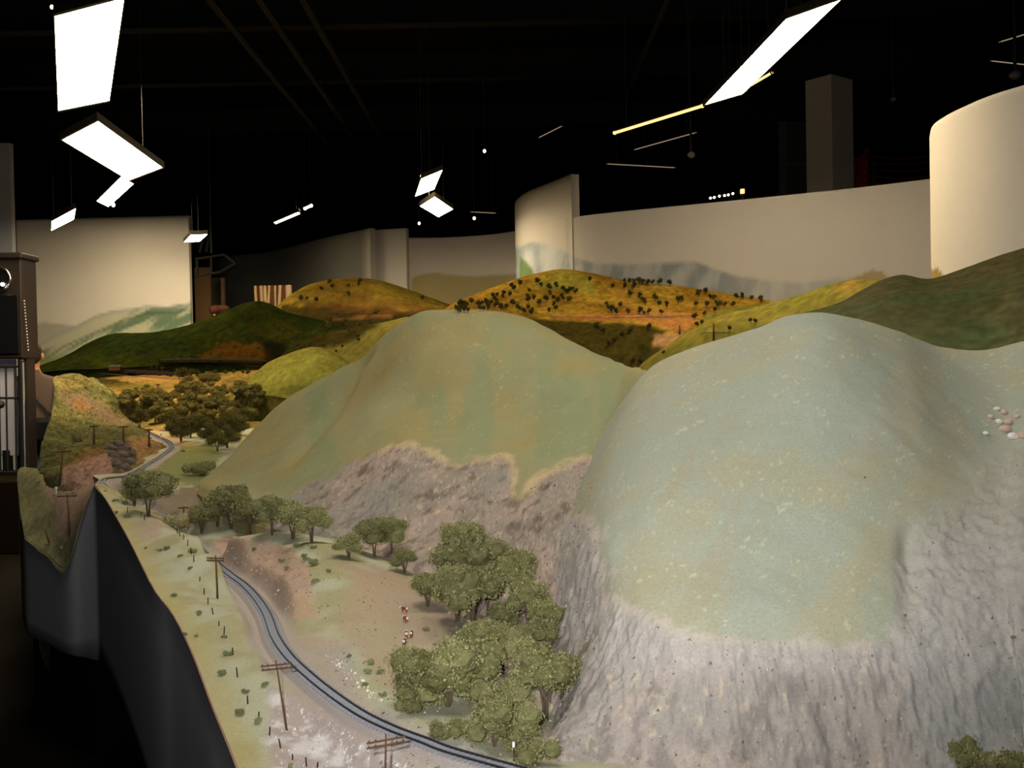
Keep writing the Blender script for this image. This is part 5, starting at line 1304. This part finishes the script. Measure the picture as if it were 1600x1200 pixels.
rm = MB().ball((-.0088, 0, .0135), (.0022, .0034, .0036)).mesh('rump', M_WHITE, True)
tl = MB().tube([(-.0108, 0, .016), (-.0122, 0, .011), (-.0118, 0, .006)], [.0006, .0004, .0007], 5).mesh('tail', M_HIDE)
for x, y, rz, lab in ((632, 958, 2.6, 'first red cow with white rump at the head of the line'), (634, 973, 2.2, 'second red and white cow in the line'), (635, 997, 1.7, 'white rumped cow left of the pair'), (643, 996, 1.5, 'brown cow right of the pair'), (632, 1009, 1.5, 'fifth cow behind the pair'), (618, 1049, 1.2, 'last cow alone beside the large tree clump')):
    P, D = hit(x, y)
    root = thing('cow', lab, 'cow', P, 'cattle walking past the grove', rz); root.scale = (.75,) * 3
    obj('body', CM, root); obj('face', fm_, root); obj('rump', rm, root); obj('tail', tl, root)

# small white relay box on the far slope, small white trackside items
for x, y, lab in ((88, 772, 'small white trackside marker on the pink slope by the notch'), (252, 688, 'small pale trackside figure by the far bend'), (803, 1189, 'small white topped track sign beside the bottom bushes')):
    P, D = hit(x, y)
    if P is None: continue
    root = thing('track_marker', lab, 'marker', P)
    h_ = (11 if x < 300 else 30) * D / 1600; r = .0014 if x > 300 else .004
    MB().tube([(0, 0, -.003), (0, 0, h_)], r * .6, 6).obj('post', M_FPOST if x > 300 else M_WHITE, root)
    MB().bevbox((-r * 1.2, -r, h_ * .72), (r * 1.2, r, h_), r * .3).obj('board', M_WHITE, root)

# ================================================================== PEOPLE
def person(label, loc, rz, h, shirt, trousers, skin, hair, arms, cap=None, bag=False, tr_mat=None):
    root = thing('person', label, 'person', loc, None, rz); s = h / 1.78
    def S_(p): return tuple(np.array(p) * s)
    # one continuous body: trunk, legs, neck, head, arms
    pts = [(0, 0, .98), (0, .0, 1.18), (0, .01, 1.38), (0, .0, 1.50), (0, -.01, 1.58), (0, -.025, 1.68)]
    rad = [(.17, .12), (.155, .11), (.18, .12), (.075, .06), (.058, .058), (.082, .10)]
    e = [(i, i + 1) for i in range(5)]
    for sx in (-1, 1):
        n = len(pts); pts += [(sx * .095, 0, .88), (sx * .10, -.01, .50), (sx * .105, .02, .09), (sx * .115, -.12, .045)]
        rad += [(.095, .10), (.066, .066), (.045, .05), (.042, .035)]; e += [(0, n), (n, n + 1), (n + 1, n + 2), (n + 2, n + 3)]
    hands = []
    for sx, a in zip((-1, 1), arms):
        n = len(pts); pts += [(sx * .185, 0, 1.42), a[0], a[1]]; rad += [(.062, .065), (.045, .045), (.03, .034)]; e += [(2, n), (n, n + 1), (n + 1, n + 2)]
        d = np.array(a[1]) - np.array(a[0]); d = d / np.linalg.norm(d); n0 = len(pts); w0 = np.array(a[1])
        side = np.cross(d, [0, 1, 0.2]); side /= np.linalg.norm(side)
        pts.append(tuple(w0 + d * .075)); rad.append((.022, .036)); e.append((n + 2, n0))
        hands.append((w0 + d * .085, d, side))
    body = skin_mesh('body', [S_(p) for p in pts], e, [tuple(x * s for x in r) for r in rad], skin, 2)
    me = body; me.materials.clear()
    for mt in (skin, shirt, trousers, hair): me.materials.append(mt)
    wr = [np.array(S_(a[1])) for a in arms]
    for p in me.polygons:
        c = p.center; z = c.z / s
        hand = min((np.array(c) - w_).dot(np.array(S_(a[1])) - np.array(S_(a[0]))) for w_, a in zip(wr, arms))
        nearh = any(np.linalg.norm(np.array(c) - w_) < .13 * s and (np.array(c) - w_).dot(np.array(a[1]) - np.array(a[0])) > -.01 for w_, a in zip(wr, arms))
        if nearh: k = 0
        elif z > 1.53: k = 0
        elif z > .97 or abs(c.x) / s > .2: k = 1
        elif z > .075: k = 2
        else: k = 3
        p.material_index = k
    me.polygons.foreach_set('use_smooth', [True] * len(me.polygons))
    obj('body', me, root)
    for (q, d, side) in hands:
        hb = MB()
        for k, L_ in enumerate((.062, .072, .068, .052)):
            o_ = side * (.027 - .018 * k); b1 = q + o_; b2 = b1 + d * L_ * .55; b3 = b2 + (d * .7 + np.array([0, -.5, 0])) * L_ * .5
            hb.tube([S_(b1 - d * .02), S_(b1), S_(b2), S_(b3)], [.009 * s, .009 * s, .0085 * s, .006 * s], 6)
        b1 = q - d * .06 + side * .032; hb.tube([S_(b1), S_(b1 + side * .025 + d * .025), S_(b1 + side * .03 + d * .06)], [.011 * s, .010 * s, .007 * s], 6)
        hb.obj('fingers', skin, root, True)
    hb = MB().ball(S_((0, .005, 1.725)), tuple(np.array((.088, .108, .085)) * s)).ball(S_((0, .035, 1.68)), tuple(np.array((.086, .082, .09)) * s)).obj('hair', hair, root, True)
    ears = MB()
    for sx in (-1, 1): ears.ball(S_((sx * .088, -.01, 1.67)), tuple(np.array((.014, .024, .034)) * s))
    ears.obj('ears', skin, root, True)
    MB().ball(S_((0, -.125, 1.66)), tuple(np.array((.016, .024, .026)) * s)).obj('nose', skin, root, True)
    ey = MB()
    for sx in (-1, 1): ey.ball(S_((sx * .033, -.108, 1.69)), .011 * s)
    ey.obj('eyes', M_SCREEN, root, True)
    MB().ball(S_((0, -.112, 1.615)), tuple(np.array((.026, .012, .007)) * s)).obj('mouth', M_HIDE, root, True)
    if cap is not None:
        MB().ball(S_((0, 0, 1.755)), tuple(np.array((.098, .118, .06)) * s)).tube([S_((0, -.08, 1.745)), S_((0, -.19, 1.735))], [.075 * s, .06 * s], 10).obj('cap', cap, root, True)
    # shirt hem
    ring = [S_((.185 * math.cos(t), .14 * math.sin(t), .965)) for t in np.linspace(0, 2 * math.pi, 19)]
    MB().tube(ring, .014 * s, 6, cap=False).obj('shirt_hem', shirt, root, True)
    if bag:
        MB().bevbox(S_((-.26, .04, .84)), S_((.10, .24, 1.08)), .04 * s).obj('shoulder_bag', M_SCREEN, root)
        MB().tube([S_((-.2, .13, 1.06)), S_((-.02, .14, 1.3)), S_((.14, .06, 1.48)), S_((.12, -.1, 1.44)), S_((-.1, -.13, 1.15)), S_((-.22, -.02, 1.05))], .012 * s, 6).obj('bag_strap', M_SCREEN, root)
    return root
M_SKIN = mat_plain('skin', lin(190, 132, 98), .6, var=.04)
M_HAIR = mat_plain('dark_hair', lin(48, 32, 22), .8)
M_SHIRT = mat_plain('taupe_shirt', lin(88, 74, 66), .9, bscale=40, var=.12)
M_TROU = mat_plain('black_trousers', lin(20, 20, 24), .9)
pp = at(52, 600, 9.8)
person('person in a taupe shirt and black trousers seen from behind beside the layout edge', (pp[0], pp[1], 0), math.radians(195), 1.76, M_SHIRT, M_TROU, M_SKIN, M_HAIR, [((-.25, .0, 1.13), (-.24, -.06, .88)), ((.24, -.02, 1.13), (.23, -.12, .9))], bag=True)
pp = at(348, 500, 14.6); zf = .78
o = MB().bevbox((pp[0] - .6, pp[1] - .5, 0), (pp[0] + .7, pp[1] + .6, zf), .01).obj('raised_platform', M_DARKWALL); setp(o, 'dark raised platform hidden behind the dark green hill', 'platform')
M_RSHIRT = mat_plain('dark_jacket', lin(40, 34, 30), .9); M_CAP = mat_plain('rust_cap', lin(96, 54, 40), .8)
person('person in a rust coloured cap leaning at the end of the dark green hill', (pp[0], pp[1], zf), math.radians(-62), 1.62, M_RSHIRT, M_TROU, M_SKIN, M_HAIR, [((-.25, -.10, 1.16), (-.14, -.28, 1.3)), ((.25, -.10, 1.16), (.14, -.30, 1.25))], cap=M_CAP)
